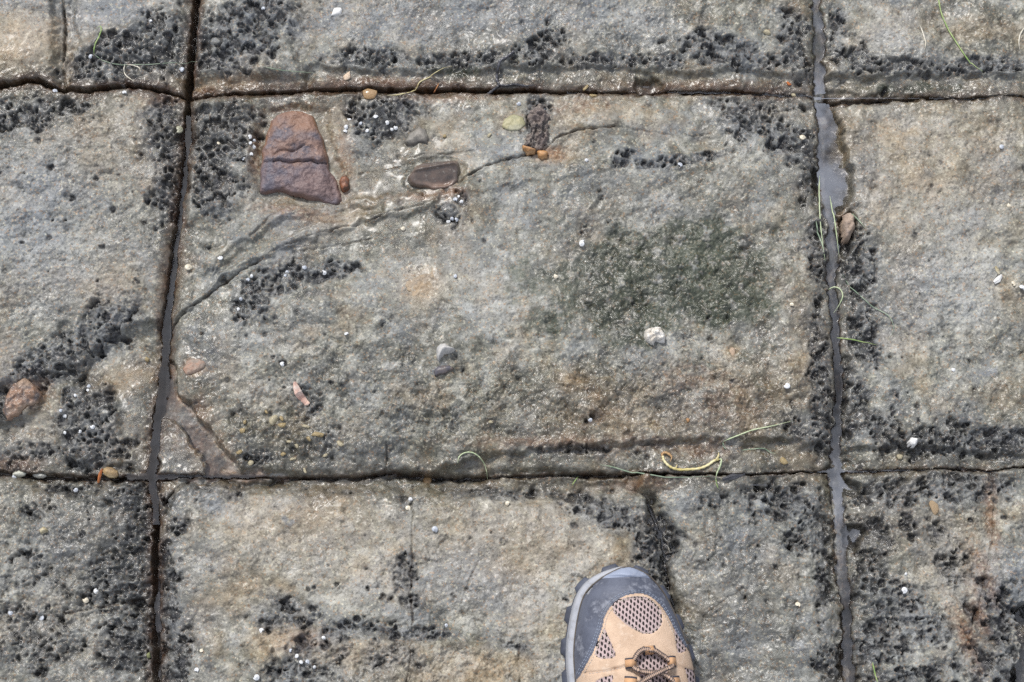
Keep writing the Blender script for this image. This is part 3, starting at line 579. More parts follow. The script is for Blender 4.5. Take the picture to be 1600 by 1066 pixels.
def mound(name, pts, h, R, mat, lift=0.0, rough=.0006, wl=.006, zf=None, step=.0008, seed=0, bury=.006, warp_=.0006):
    """a stone with the outline pts (photo pixels), standing h above the rock and running down into it"""
    P = GP(pts); c = P.mean(0)
    gx = np.arange(P[:, 0].min() - 3 * step, P[:, 0].max() + 4 * step, step); gy = np.arange(P[:, 1].min() - 3 * step, P[:, 1].max() + 4 * step, step)
    x, y = np.meshgrid(gx, gy)
    sd_ = sdist(P, x + perlin(x / wl, y / wl, seed) * warp_ * 2, y + perlin(x / wl, y / wl, seed + 3) * warp_ * 2)
    base = top(c[0], c[1], max(.002, .4 * np.sqrt(abs(np.ptp(P[:, 0]) * np.ptp(P[:, 1]))))) + lift
    z = h * dome(sd_ / R) + rough * fbm(x, y, wl, 3, seed + 5) * np.clip(sd_ / R * 2, 0, 1)
    if zf is not None: z = z + zf(x - c[0], y - c[1], sd_)
    z = np.where(sd_ > 0, z, -bury)
    k = sd_ > -step * .9
    cells = k[:-1, :-1] & k[1:, :-1] & k[:-1, 1:] & k[1:, 1:]
    ii, jj = np.where(cells)
    rim = np.clip(1 - sd_ / (R * .9), 0, 1); o = grid_mesh(name, ii, jj, z, {'rim': (rim, rim, rim, rim)}, mat, None, x - c[0], y - c[1], x.shape); o.location = (c[0], c[1], base)
    return o
def ell(u, v, ru, rv, ang=0, n=16, k=.12, ph=0):
    a = math.radians(ang); o = []
    for t in np.linspace(0, 2 * math.pi, n + 1)[:-1]:
        r = 1 + k * math.sin(2 * t + ph) + k * .7 * math.sin(3 * t + ph * 2.3)
        x, y = ru * r * math.cos(t), rv * r * math.sin(t)
        o.append((u + x * math.cos(a) - y * math.sin(a), v - x * math.sin(a) - y * math.cos(a)))
    return o

# --- the big rust-red stone set into the middle block
RED = stone_mat('rusty_ironstone', [(.200, .128, .105), (.125, .112, .130), (.230, .135, .095), (.29, .19, .15)], 60, .52, .0022, .4, .0)
_nt = RED.node_tree; _p = _nt.nodes['Principled BSDF']; _src = _p.inputs['Base Color'].links[0].from_socket
_a = nd(_nt, 'ShaderNodeAttribute', _attribute_name='rim'); _n = noise(_nt, nd(_nt, 'ShaderNodeTexCoord').outputs['Object'], 90, 3)
_nt.links.new(mixc(_nt, ramp(_nt, math_n(_nt, 'ADD', _a.outputs['Fac'], math_n(_nt, 'MULTIPLY', _n.outputs[0], 1.0)), 1.02, 1.6), _src, (.27, .135, .068)), _p.inputs['Base Color'])
_o = nd(_nt, 'ShaderNodeSeparateXYZ'); _nt.links.new(nd(_nt, 'ShaderNodeTexCoord').outputs['Object'], _o.inputs[0])
_pur = ramp(_nt, math_n(_nt, 'ADD', math_n(_nt, 'MULTIPLY', _o.outputs[1], -30.0), math_n(_nt, 'MULTIPLY', _n.outputs[0], 1.6)), .75, 1.15)
_s2 = _p.inputs['Base Color'].links[0].from_socket
_nt.links.new(mixc(_nt, math_n(_nt, 'MULTIPLY', _pur, .5), _s2, (.105, .100, .130)), _p.inputs['Base Color'])
red_out = [(415,206),(419,190),(428,179),(441,174),(458,172),(476,174),(489,181),(497,193),(501,208),(505,224),(512,246),(517,264),(526,280),(533,296),(535,310),(527,321),(505,317),(478,309),(450,302),(432,297),(416,303),(403,302),(404,288),(408,262),(410,228)]
P0 = GP(red_out).mean(0)
def red_z(x, y, sd_):
    yc = G(460, 255)[1] - P0[1]; xc = G(455, 250)[0] - P0[0]
    edge = yc + .0008 * np.sin(x * 160) + perlin(x / .007, y / .007, 3) * .002
    z = np.where(y < edge, -.0035, 0.0) * sstep(0, .006, sd_)
    z = z - .0045 * np.exp(-((y - edge) / .0011) ** 2) * (np.abs(x - .001) < .024)
    e2 = G(448, 240)[1] - P0[1] + .25 * (x + .012) + .0014 * np.sin(x * 300)
    z = z - .0035 * np.exp(-((y - e2) / .0010) ** 2) * sstep(.018, .010, np.abs(x + .008))
    z = z + np.clip(-(y + .025) * .12, -.002, .004) * 0 + fbm(x, y, .02, 2, 77) * .003 + (terrace(fbm(x, y, .024, 4, 78, .55), 5) * .0040 + perlin(x / .003, y / .003, 8) * .0004) * sstep(.001, .005, sd_)
    fl = sstep(.020, .034, x - .10 * y) ; z = z - fl * .006 * (y < .0)
    return z
tag(mound('embedded_stone', red_out, .017, .010, RED, -.001, .0016, .014, red_z, warp_=.0012), 'large rust-red cracked stone set in the top left of the middle block', 'stone')
tag(mound('pebble', [(533,272),(541,270),(546,278),(544,290),(536,298),(530,290),(528,280)], .006, .004, stone_mat('rust_pebble', [(.22,.085,.04),(.09,.05,.035)], 200), 0, .001), 'small rusty pebble touching the right side of the red stone', 'pebble')
BROWN = stone_mat('brown_cobble', [(.135, .098, .078), (.080, .064, .055), (.185, .125, .095), (.22, .19, .16)], 70, .30, .0004, .5, .3)
brown_out = [(637,279),(641,268),(650,260),(664,256),(684,253),(704,251),(716,254),(718,268),(717,284),(708,292),(694,297),(676,298),(655,293),(641,288)]
def brown_z(x, y, sd_):
    t = np.clip((y - .20 * x + .0115) / .024, 0, 1); k = np.minimum((1 - t) / .34, t / .66) ** .8
    return (k - 1) * .009 * sstep(0, .006, sd_) + .003 * np.exp(-((t - .66) / .05) ** 2) * sstep(.002, .006, sd_)
tag(mound('embedded_cobble', brown_out, .013, .0105, BROWN, .001, .0006, .012, brown_z), 'smooth dark brown ridged cobble stuck in the middle block right of the red stone', 'stone')
GREYP = stone_mat('grey_clast', [(.17,.16,.14),(.23,.21,.18),(.12,.11,.10)], 160, .5, .0006)
tag(mound('embedded_pebble', [(631,222),(640,208),(654,196),(664,200),(671,214),(668,224),(654,222),(645,226)], .006, .009, GREYP, 0, .0012), 'grey half-buried pebble just above the brown cobble', 'pebble')
tag(mound('embedded_pebble', [(785,196),(790,184),(802,179),(818,184),(822,196),(810,204),(792,204)], .003, .007, stone_mat('yellow_clast', [(.36,.33,.19),(.27,.26,.15),(.42,.40,.28)], 150, .5), 0, .001), 'flat yellowish-green pebble left of the crusty dark nodule', 'pebble')
CRUST = stone_mat('crusty_nodule', [(.032,.030,.033),(.24,.20,.17),(.15,.12,.11),(.42,.35,.30)], 210, .4, .0012)
tag(mound('crusted_nodule', [(823,180),(832,168),(848,164),(857,178),(858,205),(857,226),(846,236),(832,240),(820,236),(816,226),(824,212),(830,196)], .006, .009, CRUST, .0005, .009, .0045, warp_=.0016), 'dark pitted crusty nodule standing upright near the top joint', 'nodule')
ORANGE = stone_mat('orange_sandy_pebble', [(.46,.24,.095),(.30,.16,.07),(.50,.31,.16)], 220, .5)
tag(mound('pebble', [(817,228),(828,234),(838,236),(836,240),(824,242),(817,236)], .006, .003, ORANGE, .003, .001), 'orange pebble under the foot of the crusty nodule', 'pebble')
tag(mound('pebble', [(838,238),(848,235),(857,240),(857,248),(846,250),(840,248)], .006, .004, ORANGE, .001, .001), 'orange pebble by the crack, lower right of the crusty nodule', 'pebble')
tag(mound('embedded_pebble', ell(672, 574, 0, 0) if False else ell(692, 579, 15, 9, 10, ph=1), .004, .005, stone_mat('slate_pebble', [(.09,.085,.10),(.15,.12,.10),(.07,.06,.06)], 120, .35), 0, .0006), 'dark grey pebble just below the broken limpet shell', 'pebble')
tag(mound('embedded_pebble', ell(303, 573, 17, 12, 10, ph=.6), .003, .006, stone_mat('pink_clast', [(.30,.185,.13),(.25,.20,.16),(.34,.25,.19)], 170, .5, .0008), -.0005, .002), 'flat pink round pebble beside the pool edge and left joint', 'pebble')
tag(mound('embedded_pebble', ell(662, 449, 27, 23, 25, ph=.3), .0020, .012, stone_mat('ochre_clast', [(.33,.245,.155),(.25,.205,.155),(.36,.28,.19),(.42,.35,.26)], 110, .55, .0012), -.0012, .003, .006, warp_=.0022), 'flat round ochre clast in the middle of the big block', 'clast')
tag(mound('embedded_stone', [(2,640),(10,612),(22,596),(38,590),(54,600),(63,616),(58,630),(40,636),(26,650),(10,656)], .008, .007, stone_mat('pinkish_lump', [(.26,.155,.10),(.11,.09,.085),(.34,.24,.17),(.42,.33,.26)], 130, .35, .0012, .5, .3), 0, .005, .007), 'lumpy pinkish-orange stone near the left edge below the honeycomb band', 'stone')

# --- small pebbles: one shape family, low and faceted
def pebble_mesh(seed, flat=.6):
    import bmesh
    r = random.Random(seed); bm = bmesh.new(); bmesh.ops.create_icosphere(bm, subdivisions=2, radius=1)
    ax = [Vector((r.gauss(0, 1), r.gauss(0, 1), r.gauss(0, 1))).normalized() for _ in range(8)]; cut = [r.uniform(.35, .8) for _ in ax]
    for v in bm.verts:
        for a, c in zip(ax, cut):
            d = v.co.dot(a)
            if d > c: v.co -= a * (d - c) * .97
        v.co.x *= 1.15; v.co.y *= .85; v.co.z *= flat
    me = bpy.data.meshes.new('pebble'); bm.to_mesh(me); bm.free()
    me.polygons.foreach_set('use_smooth', np.ones(len(me.polygons), bool)); return me
PEBS = [pebble_mesh(i) for i in range(5)]
YEL = stone_mat('yellow_pebble', [(.40,.29,.12),(.26,.18,.08),(.46,.38,.22)], 260, .35, .0006, .5, .25)
PALEY = stone_mat('pale_yellow_pebble', [(.48,.42,.27),(.34,.28,.16),(.54,.49,.36)], 260, .4, .0006, .5, .15)
WHT = stone_mat('white_shell', [(.72,.71,.68),(.60,.59,.58),(.78,.77,.74),(.40,.42,.45)], 260, .4, .0002)
BRN = stone_mat('amber_pebble', [(.30,.17,.06),(.20,.12,.06),(.40,.26,.12)], 260, .35, .0003, .5, .4)
def pebble(u, v, r, mat, label, group=None, flat=1.0, sx=1.0, ang=None):
    x, y = G(u, v); me = random.choice(PEBS)
    key = (me.name, mat.name)
    if key not in PCACHE:
        m2 = me.copy(); m2.materials.append(mat); PCACHE[key] = m2
    o = bpy.data.objects.new('pebble', PCACHE[key]); COL.objects.link(o)
    rr = r * PX; o.scale = (rr * sx, rr, rr * flat); o.rotation_euler = (0, 0, random.uniform(0, 6.28) if ang is None else math.radians(ang))
    x, y = G(u, v, top(x, y)); o.location = (x, y, top(x, y) + rr * flat * .30)
    return tag(o, label, 'pebble', group)
PCACHE = {}
gl_ = 'small yellow pebble in the wet gravelly corner beside the pool'
k = 0; ORD_ = ['topmost', 'second from top', 'third from top', 'fourth from top', 'fifth from top', 'sixth from top', 'seventh from top', 'eighth from top', 'ninth from top', 'tenth from top', 'eleventh from top', 'twelfth from top', 'second lowest', 'lowest']
for u, v, r in sorted([(380,673,6),(478,667,6),(482,686,5),(444,710,6),(458,718,5),(374,707,5),(383,659,5),(416,643,4.5),(533,694,7),(463,697,4.5),(477,736,5),(440,655,4.5),(508,712,4),(452,691,4)], key=lambda q: (q[1], q[0])):
    pebble(u, v, r, random.choice([YEL, YEL, PALEY]), ORD_[k] + ' ' + gl_, 'yellow pebbles in the wet corner'); k += 1
pebble(428, 659, 10, PALEY, 'pale yellow jagged pebble, largest left of the gravelly corner')
pebble(442, 664, 7.5, YEL, 'glossy golden pebble touching the largest pale yellow pebble')
pebble(497, 680, 8.5, YEL, 'rounded golden pebble on the right of the gravelly corner', sx=1.1, ang=20)
pebble(392, 725, 6, PALEY, 'pale pebble at the black rim of the shallow pool')
pebble(668, 752, 10, BRN, 'amber brown pebble just below the lower joint')
pebble(580, 147, 13, BRN, 'elongated amber pebble on the upper joint above the shell cluster', flat=.5, sx=1.2, ang=5)
pebble(1233, 132, 5, stone_mat('bright_orange', [(.55,.17,.04),(.42,.12,.03)], 300, .35), 'bright orange pebble on the upper joint near the right joint')
pebble(1242, 148, 6, PALEY, 'pale yellow pebble just below the bright orange pebble')
pebble(915, 139, 6, YEL, 'upper golden pebble on the top joint right of centre')
pebble(926, 150, 7, YEL, 'lower golden pebble just under the top joint right of centre')
pebble(525, 21, 11, WHT, 'white oval pebble on the top centre block', flat=.5, sx=1.3, ang=15)
pebble(1197, 52, 7, PALEY, 'cream pebble on the top centre block near the right joint')
pebble(230, 562, 6, YEL, 'small yellow pebble on the left lip of the left joint')
pebble(543, 118, 9, stone_mat('peach_shell', [(.70,.46,.28),(.74,.66,.55)], 200, .4), 'peach and white pebble on the ledge above the upper joint', flat=.5, sx=1.3)
pebble(765, 205 + 7, 4, PALEY, 'tiny cream pebble on the smooth grey area above the long crack')
pebble(695, 213, 4, YEL, 'tiny yellow pebble above the brown cobble')
pebble(1075, 658, 5, ORANGE, 'tiny orange pebble above the lower ledge right of centre')
pebble(1225, 722, 7, YEL, 'elongated golden pebble in the puddles of the lower ledge', sx=1.3, ang=-40)
pebble(1406, 714, 6, PALEY, 'cream pebble on the wet ledge right of the right joint')
pebble(1458, 794, 11, stone_mat('tan_clast', [(.40,.28,.16),(.32,.24,.15)], 200, .5), 'flat tan pebble among black pits at lower right', flat=.4)
pebble(1145, 552, 9, stone_mat('pink_tan_clast', [(.52,.38,.26),(.45,.34,.25)], 200, .5), 'flat pinkish tan pebble right of the white lump', flat=.35)
pebble(768, 660, 5, PALEY, 'tiny cream pebble low on the big middle block')
pebble(240, 1026, 7, stone_mat('mossy_pebble', [(.20,.23,.09),(.30,.30,.14)], 220, .5), 'greenish pebble wedged low in the left joint', sx=.8, flat=1.2)

# --- snail shells: a tapering coil
def coil_mesh(name, turns=2.6, spire=.9):
    V, F = [], []; n, k = 30, 7
    for i in range(n + 1):
        t = i / n; th = t * turns * 2 * math.pi; g = (1 - t) ** 1.15
        R0, r0 = .52 * g, .50 * g + .02; zc = spire * t * 1.0
        for j in range(k):
            a = 2 * math.pi * j / k
            V.append(((R0 + r0 * math.cos(a)) * math.cos(th), (R0 + r0 * math.cos(a)) * math.sin(th), zc + r0 * .95 * math.sin(a)))
    for i in range(n):
        for j in range(k):
            F.append((i * k + j, i * k + (j + 1) % k, (i + 1) * k + (j + 1) % k, (i + 1) * k + j))
    F.append(tuple(range(k))[::-1]); V.append((0, 0, spire + .03)); F += [(n * k + j, n * k + (j + 1) % k, len(V) - 1) for j in range(k)]
    me = bpy.data.meshes.new(name); me.from_pydata(V, [], F); me.update(); me.polygons.foreach_set('use_smooth', np.ones(len(F), bool)); return me
SHELL_BASE = coil_mesh('snail_shell')
SH = {}
for nm, cols in (('white', [(.70,.71,.72),(.55,.58,.62),(.76,.76,.74)]), ('bluegrey', [(.44,.48,.54),(.60,.62,.65),(.36,.39,.44)]), ('olive', [(.33,.33,.22),(.22,.22,.15),(.46,.45,.36)]), ('cream', [(.70,.62,.46),(.58,.50,.36),(.74,.70,.60)])):
    m2 = SHELL_BASE.copy(); m2.materials.append(stone_mat(nm + '_shell', cols, 400, .3, .0001, .5, .3)); SH[nm] = m2
def shell(u, v, r, kind, label, group=None):
    o = bpy.data.objects.new('snail_shell', SH[kind]); COL.objects.link(o)
    rr = r * PX; x, y = G(u, v); x, y = G(u, v, top(x, y, .0015) + rr * .4); z = top(x, y, .0015)
    o.scale = (rr, rr, rr * random.uniform(.7, 1.0)); o.rotation_euler = (random.uniform(-.5, .5), random.uniform(-.5, .5), random.uniform(0, 6.28))
    o.location = (x, y, z + rr * .35); return tag(o, label, 'snail shell', group)
def cluster(pts, label, group, r=3.6):
    k = 0
    for u, v in sorted(pts, key=lambda q: (q[1], q[0])):
        shell(u, v, r * random.uniform(.85, 1.25), random.choice(['white', 'white', 'bluegrey']), (ORD[k] + ' ' + label) if k < len(pts) - 1 else 'lowest ' + label, group); k += 1
ORD = ['topmost', 'second from top', 'third from top', 'fourth from top', 'fifth from top', 'sixth from top', 'seventh from top', 'eighth from top', 'ninth from top', 'tenth from top', 'eleventh from top', 'twelfth from top', 'thirteenth from top']
cluster([(390,213),(397,220),(392,224),(397,230),(392,241),(380,247)], 'shell in the white cluster just left of the red stone', 'shells left of the red stone', 4.0)
cluster([(546,186),(564,193),(587,183),(574,204),(605,192),(613,203),(619,200),(539,205),(541,199)], 'white shell in the pitted patch between red stone and upper joint', 'shells in the pitted patch by the upper joint', 4.0)
cluster([(711,312),(716,307),(721,315),(701,345),(706,343),(713,343)], 'white shell in the group below the brown cobble', 'shells below the brown cobble', 3.6)
cluster([(393,431),(387,437),(446,431),(449,426),(372,483),(376,467)], 'pale shell on the black patch below the diagonal crack', 'shells on the black patch by the diagonal crack', 3.6)
cluster([(138,603),(118,618),(95,642),(101,650),(125,674),(103,678),(145,667),(136,609)], 'white shell among the deep honeycomb pits at left', 'shells in the left honeycomb', 3.6)
cluster([(454,1017),(464,1025),(471,1035),(480,1034),(491,1042)], 'white shell in the row on the pitted ridge at bottom', 'shells on the bottom pitted ridge', 3.8)
for u, v, r, k, l in [
 (282,207,8,'olive','large olive snail shell on the left joint'), (292,127,5.5,'bluegrey','grey snail shell where the upper and left joints cross'),
 (294,419,7.5,'cream','cream snail shell just right of the left joint above the diagonal crack'), (344,402,5,'white','small white snail shell above the diagonal crack, right of the cream one'),
 (476,418,4.5,'bluegrey','grey snail shell on the right end of the black patch'), (507,426,5,'white','white snail shell farthest right on the black patch by the crack'),
 (811,162,4.5,'bluegrey','bluish snail shell left of the crusty nodule top'), (849,171,4.5,'white','white snail shell on top of the crusty nodule'),
 (916,251,4,'white','tiny white snail shell left of the row of black spots'), (1062,258,5,'bluegrey','bluish snail shell in the row of black spots'),
 (85,142,5,'bluegrey','bluish snail shell under the upper joint at far left'), (194,145,4.5,'white','white snail shell under the upper joint left of the crossing'),
 (143,91,4.5,'bluegrey','bluish snail shell on the black pitted corner at top left'), (235,33,3.5,'white','tiny white snail shell high on the top left block'), (411,13,4,'bluegrey','bluish snail shell by the top edge right of the left joint'),
 (342,224,3.5,'cream','tiny pinkish cream shell on the black column left of the red stone'), (441,570,5,'white','white snail shell above the pink shell splinter'),
 (910,381,6.5,'white','bright white snail shell left of the green patch top'), (869,432,4.5,'cream','cream snail shell left of the green patch middle'), (712,432,4,'bluegrey','small grey shell on pale rock above the limpet'),
 (541,522,4,'white','tiny white shell left of centre on the big block'), (630,357,4.5,'cream','cream shell just below the long crack'), (923,656,4.5,'bluegrey','dark-mouthed grey shell low on the big block'),
 (1230,603,6,'white','clean white oval shell at the lower right of the big block'), (1237,476,4,'cream','tiny cream shell near the right edge of the big block'), (1490,578,4,'white','tiny white shell alone on the right block'),
 (1583,443,5.5,'cream','cream round shell near the right photo edge'), (1597,449,6,'white','white barnacle-like shell cut by the right photo edge'),
 (150,924,5,'white','white snail shell on the black slope of the lower left block'), (135,938,5.5,'cream','cream snail shell on the lower left block by its crack'), (66,966,5.5,'bluegrey','blue-green shell low on the lower left block'),
 (17,958,4.5,'bluegrey','grey shell near the left edge of the lower left block'), (118,765,4.5,'bluegrey','bluish shell just below the lower joint at left'), (22,746,4.5,'bluegrey','bluish shell under the lower joint at far left'),
 (408,986,5,'white','white shell at the left tip of the pitted ridge'), (401,1058,6,'white','round white shell at the bottom edge left of centre'), (505,997,4,'white','white shell in a pit on top of the pitted ridge'),
 (315,1017,4,'cream','small cream shell low beside the left joint'), (307,1047,4.5,'white','white shell near the bottom edge beside the left joint'), (679,827,6,'bluegrey','round grey-white shell on the lower middle block'),
 (637,794,5,'cream','cream shell at the top of the thin vertical crack'), (641,780,4,'white','white shell just above the cream one at the vertical crack'), (793,787,4.5,'cream','cream shell alone on the upper part of the lower middle block'),
 (1246,945,5,'cream','cream shell between the shoe and the right joint'), (1413,922,6,'white','white shell beside a black spot at lower right'), (1415,897,3.5,'white','tiny white shell above the one at lower right'),
 (1565,230,5,'bluegrey','bluish shell on the right block near its upper right'), (1577,322,4.5,'cream','cream shell on the right block near the photo edge'), (1254,215,6.5,'cream','cream shell sunk in a dark pit left of the right joint'),
 (697,1007 - 30,3.5,'bluegrey','tiny grey shell low on the lower middle block')]:
    shell(u, v, r, k, l)

# --- larger shells and fragments
tag(mound('white_lump', [(1006,522),(1010,514),(1020,512),(1032,511),(1038,519),(1041,530),(1036,536),(1026,534),(1022,540),(1012,536),(1007,530)], .010, .005, stone_mat('white_lump', [(.74,.71,.64),(.56,.50,.42),(.78,.76,.72),(.36,.30,.24)], 190, .5, .0012), .0, .006, .004), 'rough white coral-like lump on the green patch edge', 'shell lump')
tag(mound('white_lump', [(1418,690),(1424,684),(1433,684),(1434,692),(1428,698),(1420,697)], .006, .004, WHT, .001, .003), 'white angular lump on the dark ledge right of the right joint', 'shell lump')
tag(mound('white_lump', [(58,826),(66,821),(73,825),(72,832),(64,834)], .005, .003, PALEY, .001, .003), 'cream lump on the lower left block', 'shell lump')
def limpet(u, v, ru, rv, h, mat, label, ang=0, open_=True, cat='shell'):
    """shallow conical shell with ribs and a thin lip"""
    V, F = [], []; n, m = 26, 6
    for i in range(m + 1):
        t = i / m
        for j in range(n):
            a = 2 * math.pi * j / n; r = t * (1 + .035 * math.cos(9 * a) * t) * (1 + .16 * math.cos(a))
            V.append((ru * PX * r * math.cos(a) - .15 * ru * PX * (1 - t), rv * PX * r * math.sin(a), h * (1 - t ** 1.6)))
    for j in range(n): V.append((V[m * n + j][0] * .96, V[m * n + j][1] * .96, -h * .10))
    for i in range(m + 1):
        for j in range(n): F.append((i * n + j, (i + 1) * n + j, (i + 1) * n + (j + 1) % n, i * n + (j + 1) % n))
    o = from_pd('limpet_shell', V, F, mat); x, y = G(u, v); z = top(x, y, .003); o.location = (x, y, z + .0015); o.rotation_euler = (random.uniform(-.25, .25), random.uniform(-.25, .25), math.radians(ang))
    return tag(o, label, cat)
GREYSH = stone_mat('grey_limpet', [(.46,.45,.43),(.36,.36,.35),(.52,.50,.47)], 300, .45, .0003)
tag(mound('limpet_shell', [(682,552),(683,545),(688,540),(697,539),(703,543),(711,547),(705,552),(696,556),(689,561),(685,567)], .009, .0065, GREYSH, .001, .0004, .006, None, .0006, bury=.002), 'pale grey broken limpet shell lying on the middle of the big block', 'shell')
limpet(165, 733, 13, 8, .0035, stone_mat('ochre_shell', [(.36,.25,.12),(.22,.15,.08),(.45,.35,.20)], 250, .4, .0006), 'ochre shell lying across the lower joint at left', -20)
limpet(20, 735, 12, 6, .004, stone_mat('pale_green_shell', [(.52,.52,.44),(.42,.42,.36)], 250, .4), 'pale shell in the lower joint nearest the left edge', 5)
limpet(54, 736, 11, 5, .004, stone_mat('pale_grey_shell', [(.56,.55,.49),(.44,.44,.40)], 250, .4), 'pale shell in the lower joint, second from the left edge', 175)
def sliver(pts, w, th, mat, name, label, cat):
    """a thin curved splinter: tapering strip with thickness"""
    P = GP(pts); n = len(P); V, F = [], []
    for i, p in enumerate(P):
        d = P[min(i + 1, n - 1)] - P[max(i - 1, 0)]; d /= np.linalg.norm(d) + 1e-9; nn = np.array((-d[1], d[0]))
        ww = w * PX * (math.sin(math.pi * (i + .35) / (n - .3)) ** .6); z = surf(*p) + .0012 + .0006 * math.sin(i * 1.3)
        for s_, dz in ((-1, 0), (0, th), (1, 0), (0, -th * .3)): V.append((*(p + nn * ww * .5 * s_), z + dz))
    for i in range(n - 1):
        for j in range(4): F.append((i * 4 + j, i * 4 + (j + 1) % 4, (i + 1) * 4 + (j + 1) % 4, (i + 1) * 4 + j))
    F += [(3, 2, 1, 0), tuple((n - 1) * 4 + j for j in range(4))]
    c = np.mean(V, 0); o = from_pd(name, [np.array(q) - c for q in V], F, mat, None, False); o.location = c; return tag(o, label, cat)
sliver([(461,598),(463,606),(466,614),(471,621),(477,627),(482,630)], 12, .0022, stone_mat('pink_shell', [(.66,.44,.36),(.72,.60,.52),(.58,.36,.29)], 240, .4, .0004), 'shell_splinter', 'pink shell splinter lying above the wet gravelly corner', 'shell fragment')
sliver([(154,727),(151,735),(149,742),(147,750)], 5, .0015, stone_mat('orange_sliver', [(.50,.18,.06),(.40,.13,.05)], 240, .4), 'leaf_sliver', 'thin orange sliver beside the ochre shell on the lower joint', 'sliver')
sliver([(1554,418),(1557,424),(1560,430)], 6, .0015, PALEY, 'shell_splinter', 'small cream splinter on the right block, upper of two', 'shell fragment')
sliver([(1552,443),(1558,439),(1564,431)], 9, .0015, WHT, 'shell_splinter', 'white splinter on the right block, lower of two', 'shell fragment')
sliver([(1130,748),(1148,742),(1166,738)], 9, .002, stone_mat('dark_flake', [(.05,.052,.06),(.10,.10,.11)], 240, .3), 'dark_flake', 'dark flake lying on the lower joint by the pale twig', 'flake')
tag(mound('loose_chip', [(1318,334),(1330,330),(1338,338),(1338,352),(1330,372),(1320,374),(1316,356)], .012, .004, stone_mat('pinkish_chip', [(.34,.25,.18),(.26,.20,.16),(.40,.31,.24)], 160, .5, .001), .008, .0025, .006), 'pinkish loose rock chip standing at the edge of the right joint', 'rock chip')

# --- strands of grass, weed and roots
def smooth_path(P, k=6):
    P = np.array(P, float); o = []
    Q = np.vstack([2 * P[0] - P[1], P, 2 * P[-1] - P[-2]])
    for i in range(1, len(Q) - 2):
        for t in np.linspace(0, 1, k, endpoint=False):
            o.append(.5 * ((2 * Q[i]) + (-Q[i-1] + Q[i+1]) * t + (2*Q[i-1] - 5*Q[i] + 4*Q[i+1] - Q[i+2]) * t*t + (-Q[i-1] + 3*Q[i] - 3*Q[i+1] + Q[i+2]) * t**3))
    o.append(P[-1]); return np.array(o)
def tube(path, rad, k=6):
    """path (n,3), rad scalar or array -> verts, faces"""
    n = len(path); rad = np.broadcast_to(rad, (n,)); V, F = [], []
    for i in range(n):
        d = path[min(i + 1, n - 1)] - path[max(i - 1, 0)]; d = d / (np.linalg.norm(d) + 1e-12)
        a = np.cross(d, (0, 0, 1)); a = a / (np.linalg.norm(a) + 1e-9) if np.linalg.norm(a) > 1e-6 else np.array((1., 0, 0)); b = np.cross(a, d)
        for j in range(k):
            t = 2 * math.pi * j / k; V.append(path[i] + rad[i] * (a * math.cos(t) + b * math.sin(t)))
    for i in range(n - 1):
        for j in range(k): F.append((i * k + j, i * k + (j + 1) % k, (i + 1) * k + (j + 1) % k, (i + 1) * k + j))
    F += [tuple(range(k))[::-1], tuple((n - 1) * k + j for j in range(k))]
    return V, F
def draped(pts, rad, lift=0.0):
    P = smooth_path(GP(pts), 7)
    z = np.array([surf(*p) for p in P]); 
    zz = np.array([z[max(0, i - 4):i + 5].max() * .6 + z[max(0, i - 4):i + 5].mean() * .4 for i in range(len(z))]) + rad * .6 + lift
    return np.column_stack([P, zz])
def strand(name, pts, r, mat, label, cat, taper=True, lift=.0004, parent=None):
    path = draped(pts, r, lift); n = len(path); t = np.linspace(0, 1, n)
    rad = r * (np.clip(np.minimum(t * 8, (1 - t) * 3.0), .25, 1) if taper else np.ones(n))
    rad = rad * .72 * (1 + .18 * np.sin(np.arange(n) * 1.7 + path[0, 0] * 900)); V, F = tube(path, rad, 6); c = np.mean(V, 0)
    if parent is not None: c = np.array(parent.location)
    o = from_pd(name, [np.array(q) - c for q in V], F, mat, parent)
    if parent is None: o.location = c; tag(o, label, cat)
    return o
def plant_mat(name, a, b, rough=.45): return stone_mat(name, [a, b], 90, rough, .0001)
GRN = plant_mat('green_blade', (.20,.31,.09), (.32,.40,.16)); GRN2 = plant_mat('blue_green_filament', (.17,.24,.16), (.30,.36,.26))
STRAW = plant_mat('straw', (.58,.52,.28), (.46,.38,.19)); PALEG = plant_mat('pale_green_strand', (.48,.54,.34), (.36,.44,.26)); CREAM = plant_mat('cream_fibre', (.66,.62,.52), (.54,.50,.40)); DARKW = plant_mat('dark_weed', (.030,.030,.034), (.075,.075,.085), .25)
strand('grass_blade', [(1464,-30),(1470,10),(1482,42),(1497,68),(1512,90),(1524,104),(1535,112)], .0009, GRN, 'long green grass blade hanging into view at the top right', 'grass blade')
strand('fibre', [(1438,40),(1443,55),(1446,68),(1444,80)], .0008, CREAM, 'short cream fibre on the top right block', 'fibre')
strand('fibre', [(1600,44),(1594,54),(1592,66),(1594,77)], .0009, CREAM, 'cream fibre at the right photo edge near the top', 'fibre')
strand('weed_strand', [(146,84),(148,72),(155,58),(158,46),(156,40),(149,43)], .0009, GRN, 'hooked green strand on the pitted top left corner', 'strand')
strand('weed_strand', [(146,84),(154,90),(165,95),(185,99),(215,98),(250,95),(285,92),(310,90)], .0005, GRN2, 'thin green filament crossing the left joint near the top', 'strand')
strand('fibre', [(194,98),(192,108),(196,116),(204,122),(210,125)], .0008, CREAM, 'short cream curl below the thin green filament', 'fibre')
strand('fibre', [(196,99),(208,100),(216,104),(219,111)], .0007, CREAM, 'cream arc beside the short curl on the top left block', 'fibre')
strand('weed_strand', [(412,109),(440,113),(470,112),(492,110)], .0005, GRN2, 'faint green filament on the ledge above the red stone', 'strand')
strand('dry_stalk', [(605,148),(622,147),(638,141),(650,132),(656,124),(672,116),(690,106),(706,100)], .0008, STRAW, 'dry straw stalk lying across the upper joint', 'stalk')
